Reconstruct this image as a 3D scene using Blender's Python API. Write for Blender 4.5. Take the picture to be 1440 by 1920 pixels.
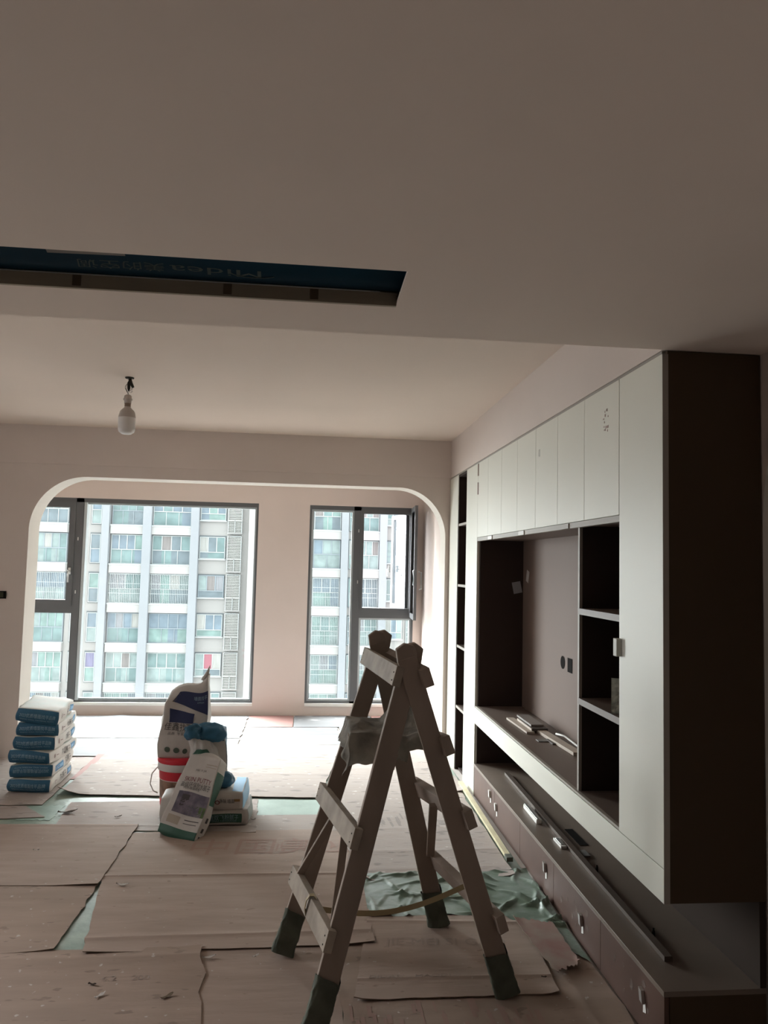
import bpy, bmesh, math, random
from mathutils import Vector, Matrix, noise
random.seed(7)
for o in list(bpy.data.objects): bpy.data.objects.remove(o)
S = bpy.context.scene
COL = S.collection

# ------------------------------------------------------------------ camera
YAW, PITCH, ROLL = 0.0981, 0.0718, 0.0235
fw = Vector((math.sin(YAW)*math.cos(PITCH), math.cos(YAW)*math.cos(PITCH), math.sin(PITCH)))
rt = fw.cross(Vector((0, 0, 1))).normalized()
up = rt.cross(fw)
r2 = rt*math.cos(ROLL) + up*math.sin(ROLL)
u2 = -rt*math.sin(ROLL) + up*math.cos(ROLL)
cd = bpy.data.cameras.new('camera')
cd.sensor_fit = 'HORIZONTAL'; cd.sensor_width = 36; cd.lens = 1412.0/1440*36
cd.clip_start = 0.05; cd.clip_end = 500
cam = bpy.data.objects.new('camera', cd); COL.objects.link(cam)
m = Matrix((r2, u2, -fw)).transposed().to_4x4(); m.translation = Vector((0, 0, 1.65))
cam.matrix_world = m
S.camera = cam

# ------------------------------------------------------------------ light
W = bpy.data.worlds.new('world'); S.world = W; W.use_nodes = True
bg = W.node_tree.nodes['Background']
bg.inputs[0].default_value = (0.95, 0.975, 1.0, 1)
# overcast sky with the sun behind thin cloud, beyond the opposite building
SKY_BASE, SKY_SUN, SKY_POW, SUN_DIR = 2.9, 70.0, 7.0, Vector((-.52, .70, .48)).normalized()
wt = W.node_tree; geo = wt.nodes.new('ShaderNodeTexCoord')
dt = wt.nodes.new('ShaderNodeVectorMath'); dt.operation = 'DOT_PRODUCT'; dt.inputs[1].default_value = SUN_DIR
wt.links.new(geo.outputs['Generated'], dt.inputs[0])
mx = wt.nodes.new('ShaderNodeMath'); mx.operation = 'MAXIMUM'; mx.inputs[1].default_value = 0; wt.links.new(dt.outputs['Value'], mx.inputs[0])
pw = wt.nodes.new('ShaderNodeMath'); pw.operation = 'POWER'; pw.inputs[1].default_value = SKY_POW; wt.links.new(mx.outputs[0], pw.inputs[0])
ma = wt.nodes.new('ShaderNodeMath'); ma.operation = 'MULTIPLY_ADD'; ma.inputs[1].default_value = SKY_SUN; ma.inputs[2].default_value = SKY_BASE
wt.links.new(pw.outputs[0], ma.inputs[0]); wt.links.new(ma.outputs[0], bg.inputs[1])
S.view_settings.view_transform = 'Standard'; S.view_settings.look = 'None'
S.view_settings.gamma = 1; S.view_settings.use_curve_mapping = False
S.view_settings.exposure = 0.2

def portal(name, x0, x1, y, z0, z1):
    l = bpy.data.lights.new(name, 'AREA'); l.shape = 'RECTANGLE'
    l.size = x1-x0; l.size_y = z1-z0; l.energy = 1
    l.cycles.is_portal = True
    o = bpy.data.objects.new(name, l); COL.objects.link(o)
    o.location = ((x0+x1)/2, y, (z0+z1)/2)
    o.rotation_euler = (math.radians(-90), 0, 0)      # local -Z looks to -Y (into the room)
portal('window_daylight', -3.2, -.565, 8.75, .13, 2.31)
portal('window_daylight', 0, 1.177, 8.75, .13, 2.31)
pl_ = bpy.data.lights.new('fill_window_daylight', 'AREA'); pl_.shape = 'RECTANGLE'; pl_.size = 1.2; pl_.size_y = 1.3; pl_.energy = 1; pl_.cycles.is_portal = True  # sky portal at the unseen window added for fill light
po_ = bpy.data.objects.new('fill_window_daylight', pl_); COL.objects.link(po_); po_.location = (-3.85, 4.0, 1.55); po_.rotation_euler = (math.radians(90), 0, math.radians(-90))

# ------------------------------------------------------------------ materials
MATS = {}
def mat(name, c, rough=.6, var=0, scale=6, bump=0, bscale=60, spec=.3, metal=0, stretch=(1, 1, 1), c2=None, alpha=1, detail=4, lo=.35, hi=.65):
    if name in MATS: return MATS[name]
    M = bpy.data.materials.new(name); M.use_nodes = True
    nt = M.node_tree; b = nt.nodes['Principled BSDF']
    b.inputs['Base Color'].default_value = (*c, 1); b.inputs['Roughness'].default_value = rough
    b.inputs['Specular IOR Level'].default_value = spec; b.inputs['Metallic'].default_value = metal
    b.inputs['Alpha'].default_value = alpha
    tc = nt.nodes.new('ShaderNodeTexCoord'); mp = nt.nodes.new('ShaderNodeMapping')
    mp.inputs['Scale'].default_value = stretch
    nt.links.new(tc.outputs['Object'], mp.inputs[0])
    if var or c2:
        n = nt.nodes.new('ShaderNodeTexNoise'); n.inputs['Scale'].default_value = scale; n.inputs['Detail'].default_value = detail
        nt.links.new(mp.outputs[0], n.inputs[0])
        r = nt.nodes.new('ShaderNodeValToRGB')
        r.color_ramp.elements[0].position = lo; r.color_ramp.elements[1].position = hi
        c2_ = c2 or tuple(max(0, k*(1-var)) for k in c)
        r.color_ramp.elements[0].color = (*c2_, 1); r.color_ramp.elements[1].color = (*c, 1)
        nt.links.new(n.outputs[0], r.inputs[0]); nt.links.new(r.outputs[0], b.inputs['Base Color'])
    if bump:
        n2 = nt.nodes.new('ShaderNodeTexNoise'); n2.inputs['Scale'].default_value = bscale; n2.inputs['Detail'].default_value = 3
        nt.links.new(mp.outputs[0], n2.inputs[0])
        bp = nt.nodes.new('ShaderNodeBump'); bp.inputs['Strength'].default_value = bump; bp.inputs['Distance'].default_value = .01
        nt.links.new(n2.outputs[0], bp.inputs['Height']); nt.links.new(bp.outputs[0], b.inputs['Normal'])
    MATS[name] = M
    return M
def specks(M, c, scale=38, thr=.70, sx=1.0):
    nt = M.node_tree; b = nt.nodes['Principled BSDF']; tc = nt.nodes.new('ShaderNodeTexCoord'); mp = nt.nodes.new('ShaderNodeMapping'); mp.inputs['Scale'].default_value = (sx, 1, 1)
    n = nt.nodes.new('ShaderNodeTexNoise'); n.inputs['Scale'].default_value = scale; n.inputs['Detail'].default_value = 2
    r = nt.nodes.new('ShaderNodeValToRGB'); r.color_ramp.elements[0].position = thr; r.color_ramp.elements[1].position = thr+.04
    mx = nt.nodes.new('ShaderNodeMix'); mx.data_type = 'RGBA'; mx.inputs['B'].default_value = (*c, 1)
    old = b.inputs['Base Color'].links[0].from_socket
    nt.links.new(tc.outputs['Object'], mp.inputs[0]); nt.links.new(mp.outputs[0], n.inputs[0]); nt.links.new(n.outputs[0], r.inputs[0])
    nt.links.new(r.outputs[0], mx.inputs['Factor']); nt.links.new(old, mx.inputs['A']); nt.links.new(mx.outputs['Result'], b.inputs['Base Color'])
def glass(name, tint=(.96, .99, .98), refl=.05):
    M = bpy.data.materials.new(name); M.use_nodes = True; nt = M.node_tree
    for n in list(nt.nodes):
        if n.type != 'OUTPUT_MATERIAL': nt.nodes.remove(n)
    out = nt.nodes['Material Output']
    t = nt.nodes.new('ShaderNodeBsdfTransparent'); t.inputs[0].default_value = (*tint, 1)
    g = nt.nodes.new('ShaderNodeBsdfGlossy'); g.inputs['Roughness'].default_value = .02
    mx = nt.nodes.new('ShaderNodeMixShader'); mx.inputs[0].default_value = refl
    nt.links.new(t.outputs[0], mx.inputs[1]); nt.links.new(g.outputs[0], mx.inputs[2]); nt.links.new(mx.outputs[0], out.inputs[0])
    MATS[name] = M
    return M
WALL = mat('painted_plaster', (.69, .60, .55), .8, .05, 1.2, .06, 14)
CEIL = mat('ceiling_plaster', (.76, .645, .56), .8, .05, .9, .06, 8)
REVEAL = mat('opening_putty', (.72, .68, .62), .8, .04, 2)
WHITE = mat('white_paint', (.80, .79, .75), .6)
FLOORM = mat('concrete_dust', (.55, .50, .46), .9, .2, 3, .1)
CARD = mat('cardboard', (.38, .29, .24), .85, .14, 2.5, .12, 9, stretch=(1, 6, 1))
CARD2 = mat('cardboard_dusty', (.38, .325, .295), .85, .2, 3.5, .2, 12, stretch=(1, 7, 1), c2=(.36, .30, .265), lo=.3, hi=.5)
CARD3 = mat('cardboard_worn', (.34, .255, .205), .85, .14, 2, .12, 8, stretch=(1, 5, 1))
PALE = mat('pale_board', (.25, .25, .258), .8, .12, 3, .1, 8, stretch=(1, 6, 1))
PINKB = mat('pink_board', (.36, .20, .18), .8, .1, 3)
REDB = mat('red_stained_card', (.27, .15, .13), .85, .25, 7, c2=(.30, .235, .195))
specks(CARD, (.27, .20, .165), 26, .68, .5); specks(CARD, (.47, .41, .37), 33, .72); specks(CARD3, (.24, .18, .145), 22, .65, .45); specks(CARD3, (.46, .40, .36), 30, .69)
specks(CARD2, (.27, .235, .215), 17, .62, .35); specks(CARD2, (.55, .51, .48), 24, .68, .6); specks(PALE, (.27, .25, .24), 14, .64, .35); specks(PALE, (.5, .5, .5), 9, .6, .5)
GREENF = mat('green_film', (.20, .27, .215), .45, .3, 9, .3, 20, c2=(.28, .34, .28))
FILML = mat('pale_green_film', (.30, .40, .34), .5, .2, 6, .2, 18)
TARP = mat('green_sheeting', (.115, .165, .12), .38, .3, 8, .3, 25, c2=(.18, .235, .195))
PRINT = mat('faded_red_print', (.335, .225, .19), .9)
PRINT2 = mat('faded_brown_print', (.30, .235, .20), .9)
DOORW = mat('cabinet_white', (.72, .71, .63), .42, spec=.35)
EDGE = mat('cabinet_edge', (.36, .325, .285), .5)
DARK = mat('dark_brown_laminate', (.065, .038, .018), .5, spec=.3)
DARKIN = mat('dark_interior_laminate', (.045, .030, .025), .75, spec=.2)
BACKP = mat('grey_brown_laminate', (.16, .112, .092), .65, spec=.15)
DRAWM = mat('brown_drawer_front', (.115, .065, .05), .5, .15, 5, spec=.3)
TOPM = mat('console_top', (.20, .155, .125), .42, .1, 4, spec=.4)
SHELFM = mat('shelf_laminate', (.165, .125, .105), .45, spec=.3)
STICK = mat('white_sticker', (.8, .78, .74), .5)
SHARD = mat('grey_card', (.33, .33, .35), .5)
ALU = mat('grey_aluminium', (.10, .105, .11), .35, spec=.5)
ALUL = mat('light_aluminium', (.42, .46, .47), .35, spec=.5)
CHROME = mat('satin_metal', (.62, .62, .6), .3, metal=.7)
WOOD = mat('ladder_wood', (.34, .27, .225), .7, .3, 5, .15, 25, stretch=(1, 1, .25))
WOODL = mat('ladder_rung_wood', (.40, .34, .28), .7, .35, 9, .15, 25)
PALEWOOD = mat('pale_batten', (.62, .56, .36), .6, .2, 8)
TIMBER = mat('raw_timber', (.40, .33, .24), .75, .25, 3, .1, 20, stretch=(.4, 3, 3))
SCRAP = mat('offcut_wood', (.55, .47, .40), .7, .15, 9)
CLOTH = mat('grey_cloth', (.56, .53, .47), .85, .35, 14, .5, 45)
WRAP = mat('green_tape', (.115, .128, .098), .6, .4, 12, .4, 40)
STRAP = mat('yellow_strap', (.38, .30, .17), .5)
BAGW = mat('woven_white', (.72, .70, .66), .55, .08, 12, .2, 30)
BAGG = mat('dusty_white', (.60, .565, .53), .6, .1, 12, .2, 30)
BLUE = mat('bag_blue', (.035, .13, .22), .5, .12, 15)
LBLUE = mat('label_blue', (.10, .27, .48), .5)
NAVY = mat('navy_print', (.035, .045, .11), .5)
CYANB = mat('bag_cyan_blue', (.04, .15, .25), .45, .2, 12, .3, 25)
SKYB = mat('light_blue', (.30, .55, .80), .5)
TEXTD = mat('dark_ink', (.07, .06, .06), .6)
TEXTL = mat('pale_ink', (.28, .40, .48), .6)
MAROON = mat('maroon_ink', (.20, .06, .07), .6)
PURP = mat('picture_purple', (.22, .18, .22), .55, .5, 22, c2=(.10, .09, .12))
GRNP = mat('picture_green', (.10, .16, .045), .55, .4, 30)
GRN = mat('bag_green', (.045, .12, .085), .5)
TAN = mat('print_tan', (.42, .36, .29), .6)
RED = mat('bucket_red', (.62, .03, .05), .4)
BUCK = mat('bucket_white', (.70, .66, .64), .4)
FILM = mat('clear_film', (.86, .83, .80), .25, spec=.6, alpha=.72, bump=.6, bscale=22)
BLUEDUCT = mat('blue_wrap', (.006, .055, .10), .4, .2, 3)
SILVER = mat('silver_tape', (.40, .38, .36), .4)
BLACK = mat('black_void', (.012, .01, .009), .9, spec=.05)
INK_D = mat('duct_print', (.13, .17, .17), .6)
BULBM = mat('bulb_milky', (.74, .71, .69), .3)
BULBH = mat('bulb_housing', (.50, .44, .40), .4)
BRASS = mat('bulb_cap_metal', (.25, .19, .15), .4, metal=.5)
WIRE = mat('black_tape', (.025, .022, .015), .6)
WIREG = mat('grey_wire', (.22, .19, .16), .5)
F_WALL = mat('far_plaster', (.35, .34, .33), .9, .05, .4)
F_SLAB = mat('far_parapet', (.43, .42, .41), .9, .08, .5)
F_PIL = mat('far_pillar', (.31, .325, .345), .9, .05, .3)
F_FR = mat('far_frame', (.45, .48, .48), .6)
F_FRD = mat('far_frame_dark', (.28, .32, .35), .6)
F_LOUV = mat('far_louvre', (.44, .44, .42), .8)
F_G = [mat('far_glass_teal', (0.200, 0.290, 0.290), .3, .28, 1.1), mat('far_glass_pale', (0.290, 0.360, 0.355), .3, .28, 1.3), mat('far_glass_grey', (0.190, 0.235, 0.260), .3, .28, 1.2),
       mat('far_glass_blue', (0.210, 0.270, 0.320), .3, .28, 1.0), mat('far_glass_mint', (0.240, 0.345, 0.325), .3, .28, 1.5)]
F_CUR = [mat('far_curtain_cream', (.42, .42, .40), .9, .2, 3, stretch=(6, 6, .3)), mat('far_curtain_brown', (.27, .25, .245), .9, .2, 2, stretch=(5, 5, .3)),
         mat('far_curtain_grey', (.30, .31, .33), .9, .25, 3, stretch=(6, 6, .3))]
F_RED = mat('far_curtain_red', (.36, .15, .18), .9)
F_LAV = mat('far_curtain_lavender', (.25, .24, .36), .9, .3, 3, stretch=(6, 6, .3))
GLASS = glass('window_glass'); GLASS2 = glass('sash_glass', (.78, .84, .88), .16)

# ------------------------------------------------------------------ helpers
def wloc(o):
    v = Vector((0, 0, 0))
    while o: v = v + o.location; o = o.parent
    return v
def tag(o, label=None, cat=None, group=None, kind=None):
    if label: o['label'] = label
    if cat: o['category'] = cat
    if group: o['group'] = group
    if kind: o['kind'] = kind
    return o
def thing(name, loc, label, cat, group=None):
    o = bpy.data.objects.new(name, None); COL.objects.link(o); o.location = loc; o.empty_display_size = .1
    return tag(o, label, cat, group)
class MB:
    def __init__(s): s.bm = bmesh.new(); s.mats = []
    def mi(s, M):
        if M not in s.mats: s.mats.append(M)
        return s.mats.index(M)
    def quad(s, pts, M):
        f = s.bm.faces.new([s.bm.verts.new(p) for p in pts]); f.material_index = s.mi(M); return f
    def box(s, x0, x1, y0, y1, z0, z1, M):
        return s.hexa([(x, y, z) for z in (z0, z1) for (x, y) in ((x0, y0), (x1, y0), (x1, y1), (x0, y1))], M)
    def hexa(s, c, M):
        v = [s.bm.verts.new(p) for p in c]; i = s.mi(M)
        for q in ((3, 2, 1, 0), (4, 5, 6, 7), (0, 1, 5, 4), (1, 2, 6, 5), (2, 3, 7, 6), (3, 0, 4, 7)):
            s.bm.faces.new([v[k] for k in q]).material_index = i
        return s
    def bar(s, a, b, w, t, M, side=(1, 0, 0), w2=None):
        """rectangular beam from a to b: width w along «side», thickness t across"""
        a = Vector(a); b = Vector(b); d = (b-a).normalized(); sd = Vector(side); sd = (sd-d*sd.dot(d)).normalized(); n = d.cross(sd)
        w2 = w if w2 is None else w2
        c = [a+sd*i*w/2+n*j*t/2 for i, j in ((-1, -1), (1, -1), (1, 1), (-1, 1))] + [b+sd*i*w2/2+n*j*t/2 for i, j in ((-1, -1), (1, -1), (1, 1), (-1, 1))]
        return s.hexa(c, M)
    def prism(s, poly, f, d0, d1, M, Mside=None):
        """poly: 2D outline; f(a,b,d) -> 3D"""
        i = s.mi(M); j = s.mi(Mside or M)
        A = [s.bm.verts.new(f(a, b, d0)) for a, b in poly]; B = [s.bm.verts.new(f(a, b, d1)) for a, b in poly]
        s.bm.faces.new(A[::-1]).material_index = i; s.bm.faces.new(B).material_index = i
        n = len(poly)
        for k in range(n):
            s.bm.faces.new([A[k], A[(k+1) % n], B[(k+1) % n], B[k]]).material_index = j
        return s
    def tube(s, pts, r, M, seg=8, flat=1):
        pts = [Vector(p) for p in pts]; i = s.mi(M); rings = []
        for k, p in enumerate(pts):
            d = (pts[min(k+1, len(pts)-1)]-pts[max(k-1, 0)]).normalized()
            a = d.cross(Vector((0, 0, 1)));
            if a.length < .05: a = d.cross(Vector((1, 0, 0)))
            a.normalize(); b = d.cross(a)
            rr = r[k] if isinstance(r, (list, tuple)) else r
            rings.append([s.bm.verts.new(p+a*math.cos(t)*rr*flat+b*math.sin(t)*rr) for t in [2*math.pi*q/seg for q in range(seg)]])
        for A, B in zip(rings, rings[1:]):
            for q in range(seg):
                f = s.bm.faces.new([A[q], A[(q+1) % seg], B[(q+1) % seg], B[q]]); f.material_index = i; f.smooth = True
        for R_ in (rings[0][::-1], rings[-1]): s.bm.faces.new(R_).material_index = i
        return s
    def lathe(s, c, prof, mats, seg=32, tilt=None):
        """prof: (r, z) list; mats: one material per span"""
        c = Vector(c); rings = []
        for r, z in prof: rings.append([s.bm.verts.new(c+Vector((r*math.cos(2*math.pi*q/seg), r*math.sin(2*math.pi*q/seg), z))) for q in range(seg)])
        for k, (A, B) in enumerate(zip(rings, rings[1:])):
            i = s.mi(mats[k] if isinstance(mats, list) else mats)
            for q in range(seg):
                f = s.bm.faces.new([A[q], A[(q+1) % seg], B[(q+1) % seg], B[q]]); f.material_index = i; f.smooth = True
        return s
    def grid(s, f, nu, nv, M, smooth=True, u=(0, 1), v=(0, 1)):
        g = [[s.bm.verts.new(f(u[0]+(u[1]-u[0])*i/nu, v[0]+(v[1]-v[0])*j/nv)) for j in range(nv+1)] for i in range(nu+1)]
        for i in range(nu):
            for j in range(nv):
                q = s.bm.faces.new([g[i][j], g[i+1][j], g[i+1][j+1], g[i][j+1]]); q.smooth = smooth
                a, b = (i+.5)/nu, (j+.5)/nv
                q.material_index = s.mi(M(u[0]+(u[1]-u[0])*a, v[0]+(v[1]-v[0])*b) if callable(M) else M)
        return s
    def text(s, body, size, fmap, M, width=None):
        """fmap(x, y) -> 3D for text laid out around the origin"""
        cu = bpy.data.curves.new('t', 'FONT'); cu.body = body; cu.size = size; cu.align_x = 'CENTER'; cu.align_y = 'CENTER'; cu.resolution_u = 2
        o = bpy.data.objects.new('t', cu); COL.objects.link(o)
        bpy.context.view_layer.update()
        me = bpy.data.meshes.new_from_object(o.evaluated_get(bpy.context.evaluated_depsgraph_get()))
        i = s.mi(M)
        k = 1
        if width and me.vertices:
            xs = [v.co.x for v in me.vertices]; k = width/max(1e-6, max(xs)-min(xs))
        vs = [s.bm.verts.new(fmap(v.co.x*k, v.co.y)) for v in me.vertices]
        for p in me.polygons:
            try: s.bm.faces.new([vs[q] for q in p.vertices]).material_index = i
            except ValueError: pass
        bpy.data.objects.remove(o); bpy.data.curves.remove(cu); bpy.data.meshes.remove(me)
        return s
    def build(s, name, parent=None, bevel=0, recalc=True, label=None, origin=None):
        if recalc: bmesh.ops.recalc_face_normals(s.bm, faces=s.bm.faces)
        off = wloc(parent)
        if parent is None and origin is not None: off = Vector(origin)
        bmesh.ops.translate(s.bm, verts=s.bm.verts, vec=-off)
        me = bpy.data.meshes.new(name); s.bm.to_mesh(me); s.bm.free()
        for M in s.mats: me.materials.append(M)
        o = bpy.data.objects.new(name, me); COL.objects.link(o)
        if parent: o.parent = parent
        elif origin is not None: o.location = off
        if bevel:
            b = o.modifiers.new('bevel', 'BEVEL'); b.width = bevel; b.segments = 2; b.limit_method = 'ANGLE'
        if label: o['label'] = label
        return o
def struct(mb, name, **k): return tag(mb.build(name, **k), kind='structure')

# ------------------------------------------------------------------ room shell
XL, XR, YB = -3.6, 1.62, -3.2
XC = 1.244          # plane of the cabinet fronts
YA = 6.63           # arch wall
YW = 8.415          # window wall
ZL, ZH = 2.45, 2.784
b = MB(); b.box(XL-.2, XR+.2, YB-.2, YW+.3, -.15, 0, FLOORM); struct(b, 'floor')
# lowered ceiling (with the unfinished slot) and the higher ceiling beyond it
YE = 2.55
b = MB()
sx0, sx1, sy0, sy1 = -2.35, .245, 1.98, 2.267
b.box(XL, XR, YB, sy0, ZL, ZL+.012, CEIL); b.box(XL, XR, sy1, YE, ZL, ZL+.012, CEIL)
b.box(XL, sx0, sy0, sy1, ZL, ZL+.012, CEIL); b.box(sx1, XR, sy0, sy1, ZL, ZL+.012, CEIL)
b.box(XL, XR, YE-.014, YE, ZL+.012, ZH+.05, CEIL)            # step face
b.box(XL, XR, YE, YA+.3, ZH, ZH+.05, CEIL)
b.box(XL, XR, YB, YE, ZH+.05, ZH+.1, CEIL)
b.box(-3.7, 1.7, YA+.2, YW+.3, 2.58, 2.62, CEIL)
struct(b, 'ceiling')
# arch wall
def arc(cx, cz, r, a0, a1, n=18, rz=None):
    return [(cx+r*math.cos(math.radians(a0+(a1-a0)*i/n)), cz+(rz or r)*math.sin(math.radians(a0+(a1-a0)*i/n))) for i in range(n+1)]
AXL, AXR, AZ = -2.362, 1.207, 2.352
op = arc(AXL+.46, AZ-.46, .46, 180, 90) + arc(AXR-.42, AZ-.44, .42, 90, 0, rz=.44)
poly = [(XL, 0), (AXL, 0)] + op + [(AXR, 0), (XR, 0), (XR, 2.62), (XL, 2.62)]
b = MB(); b.prism(poly, lambda a, c, d: (a, d, c), YA, YA+.25, WALL, REVEAL)
b.box(XL, XR, YA-.012, YA+.25, 2.453, ZH, WALL)
struct(b, 'wall_far')
# window wall with two openings
W1 = (-3.25, -.565, .135, 2.31); W2 = (0.0, 1.180, .135, 2.31)
b = MB(); t0, t1 = YW, YW+.26
b.box(-3.7, 1.7, t0, t1, 0, W1[2], WALL); b.box(-3.7, 1.7, t0, t1, W1[3], 2.6, WALL)
b.box(-3.7, W1[0], t0, t1, W1[2], W1[3], WALL); b.box(W1[1], W2[0], t0, t1, W1[2], W1[3], WALL); b.box(W2[1], 1.7, t0, t1, W1[2], W1[3], WALL)
struct(b, 'wall_window')
b = MB(); b.box(-3.3, W1[1]-.0, YW-.03, YW+.04, .105, .135, WHITE); b.box(0, 1.275, YW-.03, YW+.04, .105, .135, WHITE); struct(b, 'trim_1')
b = MB(); b.box(1.278, 1.62, YA+.25, YW, 0, 2.58, WALL); struct(b, 'wall_balcony_right')
b = MB(); b.box(-3.7, -3.3, YA+.25, YW, 0, 2.58, WALL); struct(b, 'wall_balcony_left')
LW = (3.4, 4.6, .9, 2.2)       # unseen side-wall window, added to light the cabinet fronts (y0, y1, z0, z1)
b = MB(); b.box(XL-.2, XL, YB, LW[0], 0, ZH+.1, WALL); b.box(XL-.2, XL, LW[1], YA+.25, 0, ZH+.1, WALL)
b.box(XL-.2, XL, LW[0], LW[1], 0, LW[2], WALL); b.box(XL-.2, XL, LW[0], LW[1], LW[3], ZH+.1, WALL); struct(b, 'wall_left')
b = MB(); b.box(XL-.12, XL-.06, LW[0], LW[0]+.05, LW[2], LW[3], WHITE); b.box(XL-.12, XL-.06, LW[1]-.05, LW[1], LW[2], LW[3], WHITE); b.box(XL-.12, XL-.06, LW[0]+.05, LW[1]-.05, LW[2], LW[2]+.05, WHITE)
b.box(XL-.12, XL-.06, LW[0]+.05, LW[1]-.05, LW[3]-.05, LW[3], WHITE); b.box(XL-.12, XL-.06, 3.98, 4.02, LW[2]+.05, LW[3]-.05, WHITE); struct(b, 'fill_window')
b = MB(); b.box(XL-.2, XR+.2, YB-.2, YB, 0, ZH+.1, WALL); struct(b, 'wall_back')
# right wall with a rounded opening beside the camera
yo0, yo1, zo = 1.2, 2.555, 2.42
op2 = [(yo0, 0)] + [(yo0+.35-.35*math.cos(math.radians(a)), zo-.35+.35*math.sin(math.radians(a))) for a in range(0, 91, 6)] + \
      [(yo1-.47+.47*math.cos(math.radians(a)), zo-.60+.60*math.sin(math.radians(a))) for a in range(90, -1, -5)] + [(yo1, 0)]
poly = [(YB, 0)] + op2 + [(YA+.25, 0), (YA+.25, ZH+.1), (YB, ZH+.1)]
b = MB(); b.prism(poly, lambda a, c, d: (d, a, c), XR, XR+.22, WALL, REVEAL)
struct(b, 'wall_right')
b = MB(); b.box(XR+1.6, XR+1.7, -.5, 3.6, 0, 2.6, WALL); b.box(XR+.22, XR+1.7, 3.5, 3.6, 0, 2.6, WALL); b.box(XR+.22, XR+1.7, -.6, -.5, 0, 2.6, WALL)
b.box(XR+.22, XR+1.7, -.5, 3.5, 2.5, 2.6, WALL); b.box(XR+.2, XR+1.7, -.5, 3.5, -.15, 0, FLOORM); struct(b, 'wall_passage')
b = MB(); b.box(XC+.006, XR, YE, YA, ZL+.004, ZH, WALL); struct(b, 'wall_bulkhead')
b = MB(); b.box(XC+.012, XR, YE+.03, YA, ZL-.014, ZL+.004, EDGE); struct(b, 'trim_2')
# slot: timber lining at the far side, a white strip painting the bright gap above it, and dark void around
b = MB(); b.box(sx0, sx1, sy1-.012, sy1, ZL+.0, ZL+.040, TIMBER)
for x in (-1.9, -1.42, -.72, -.28, -.02):
    b.box(x, x+.025, sy1-.0135, sy1-.012, ZL+.006, ZL+.038, mat('timber_knot', (.10, .07, .045), .8))
struct(b, 'trim_3')
b = MB(); b.box(sx0+.9, sx1-.05, sy1-.011, sy1-.006, ZL+.0402, ZL+.0435, WHITE); struct(b, 'gap_light_strip')

ac = thing('duct_air_conditioner', (-1.05, 2.12, ZL+.07), 'blue wrapped air conditioner unit hidden in the long ceiling slot', 'air conditioner')
b = MB(); fx = 0.0
def duct(x, a, eps=0):       # curved underside of the blue wrap, seen through the slot; a in degrees
    t = math.radians(a); return Vector((x, sy1-.004-(.26+eps)*(1-math.cos(t))-eps, ZL+.048+(.065-eps)*math.sin(t)+.004*math.sin(x*9)*math.sin(t)))
b.grid(lambda u, v: duct(-2.4+u*2.70, v*90), 40, 16, BLUEDUCT)
b.box(-2.4, .30, 1.90, 2.26, ZL+.125, ZL+.22, BLUEDUCT)
o = b.build('wrapped_housing', ac)
dtx = lambda cx, a0, k: (lambda x, y: duct(cx-x, a0-y*k, .002))   # rotated half a turn, as it reads from below
b = MB(); b.text('Midea', .10, dtx(-.30, 21, 190), INK_D, .27); b.build('printed_logo', ac, recalc=False)
b = MB(); b.text('美的空调', .085, dtx(-.58, 22, 190), INK_D, .25); b.build('printed_lettering', ac, recalc=False)
b = MB(); b.tube([duct(-.19-.07*math.cos(t), 22-9*math.sin(t), .003) for t in [x*.2 for x in range(-1, 14)]], .0015, INK_D, 5); b.build('printed_swoosh', ac)
b = MB(); b.grid(lambda u, v: duct(-.78+.22*u, 36+7*v, .003), 10, 3, SILVER); b.build('silver_tape', ac, label='silver tape patch')

# ------------------------------------------------------------------ windows
def frame_rect(b, x0, x1, z0, z1, y0, y1, w, M, wb=None, wt=None):
    wb = wb or w; wt = wt or w
    b.box(x0, x0+w, y0, y1, z0, z1, M); b.box(x1-w, x1, y0, y1, z0, z1, M)
    b.box(x0+w, x1-w, y0, y1, z0, z0+wb, M); b.box(x0+w, x1-w, y0, y1, z1-wt, z1, M)
def handle(parent, x, y, z, into=-1, M=None):
    b = MB(); b.box(x-.012, x+.012, y, y+into*.012, z-.035, z+.035, M or CHROME)
    b.tube([(x, y+into*.01, z), (x, y+into*.045, z+.005), (x, y+into*.05, z-.03), (x, y+into*.045, z-.12)], .009, M or CHROME, 8)
    return b.build('handle', parent)
def empty_struct(name, loc):
    o = bpy.data.objects.new(name, None); COL.objects.link(o); o.location = loc; o['kind'] = 'structure'; return o
fy0, fy1 = YW+.0, YW+.07
w1 = empty_struct('window_1', (-1.9, YW, W1[2]))
b = MB(); frame_rect(b, W1[0], W1[1], W1[2], W1[3], fy0, fy1, .02, ALU, wb=.02, wt=.045)
b.box(-2.515, -2.435, fy0, fy1, W1[2], W1[3], ALU)
b.box(W1[0], -2.515, fy0, fy1, 1.07, 1.15, ALU)
b.build('window_frame', w1)
b = MB(); frame_rect(b, -2.435, W1[1]-.02, W1[2]+.02, W1[3]-.045, fy0+.02, fy1-.01, .018, ALUL); b.box(-2.43, -2.40, fy0-.004, fy1, W1[2]+.02, W1[3]-.045, ALUL); b.build('glazing_bead', w1)
b = MB(); b.box(-2.42, W1[1]-.03, YW+.045, YW+.05, W1[2]+.03, W1[3]-.05, GLASS); b.build('pane', w1)
sash = MB(); frame_rect(sash, W1[0]+.02, -2.515, 1.15, W1[3]-.045, fy0-.012, fy1, .062, ALU); so = sash.build('sash', w1)
b = MB(); b.box(W1[0]+.08, -2.575, YW+.045, YW+.05, 1.21, 2.21, GLASS); b.build('pane', so)
handle(so, -2.548, fy0-.012, 1.52)
for z in (1.28, 1.85):
    b = MB(); b.box(-2.485, -2.475, fy0-.008, fy0, z, z+.035, CHROME); b.build('catch', so)
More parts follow.
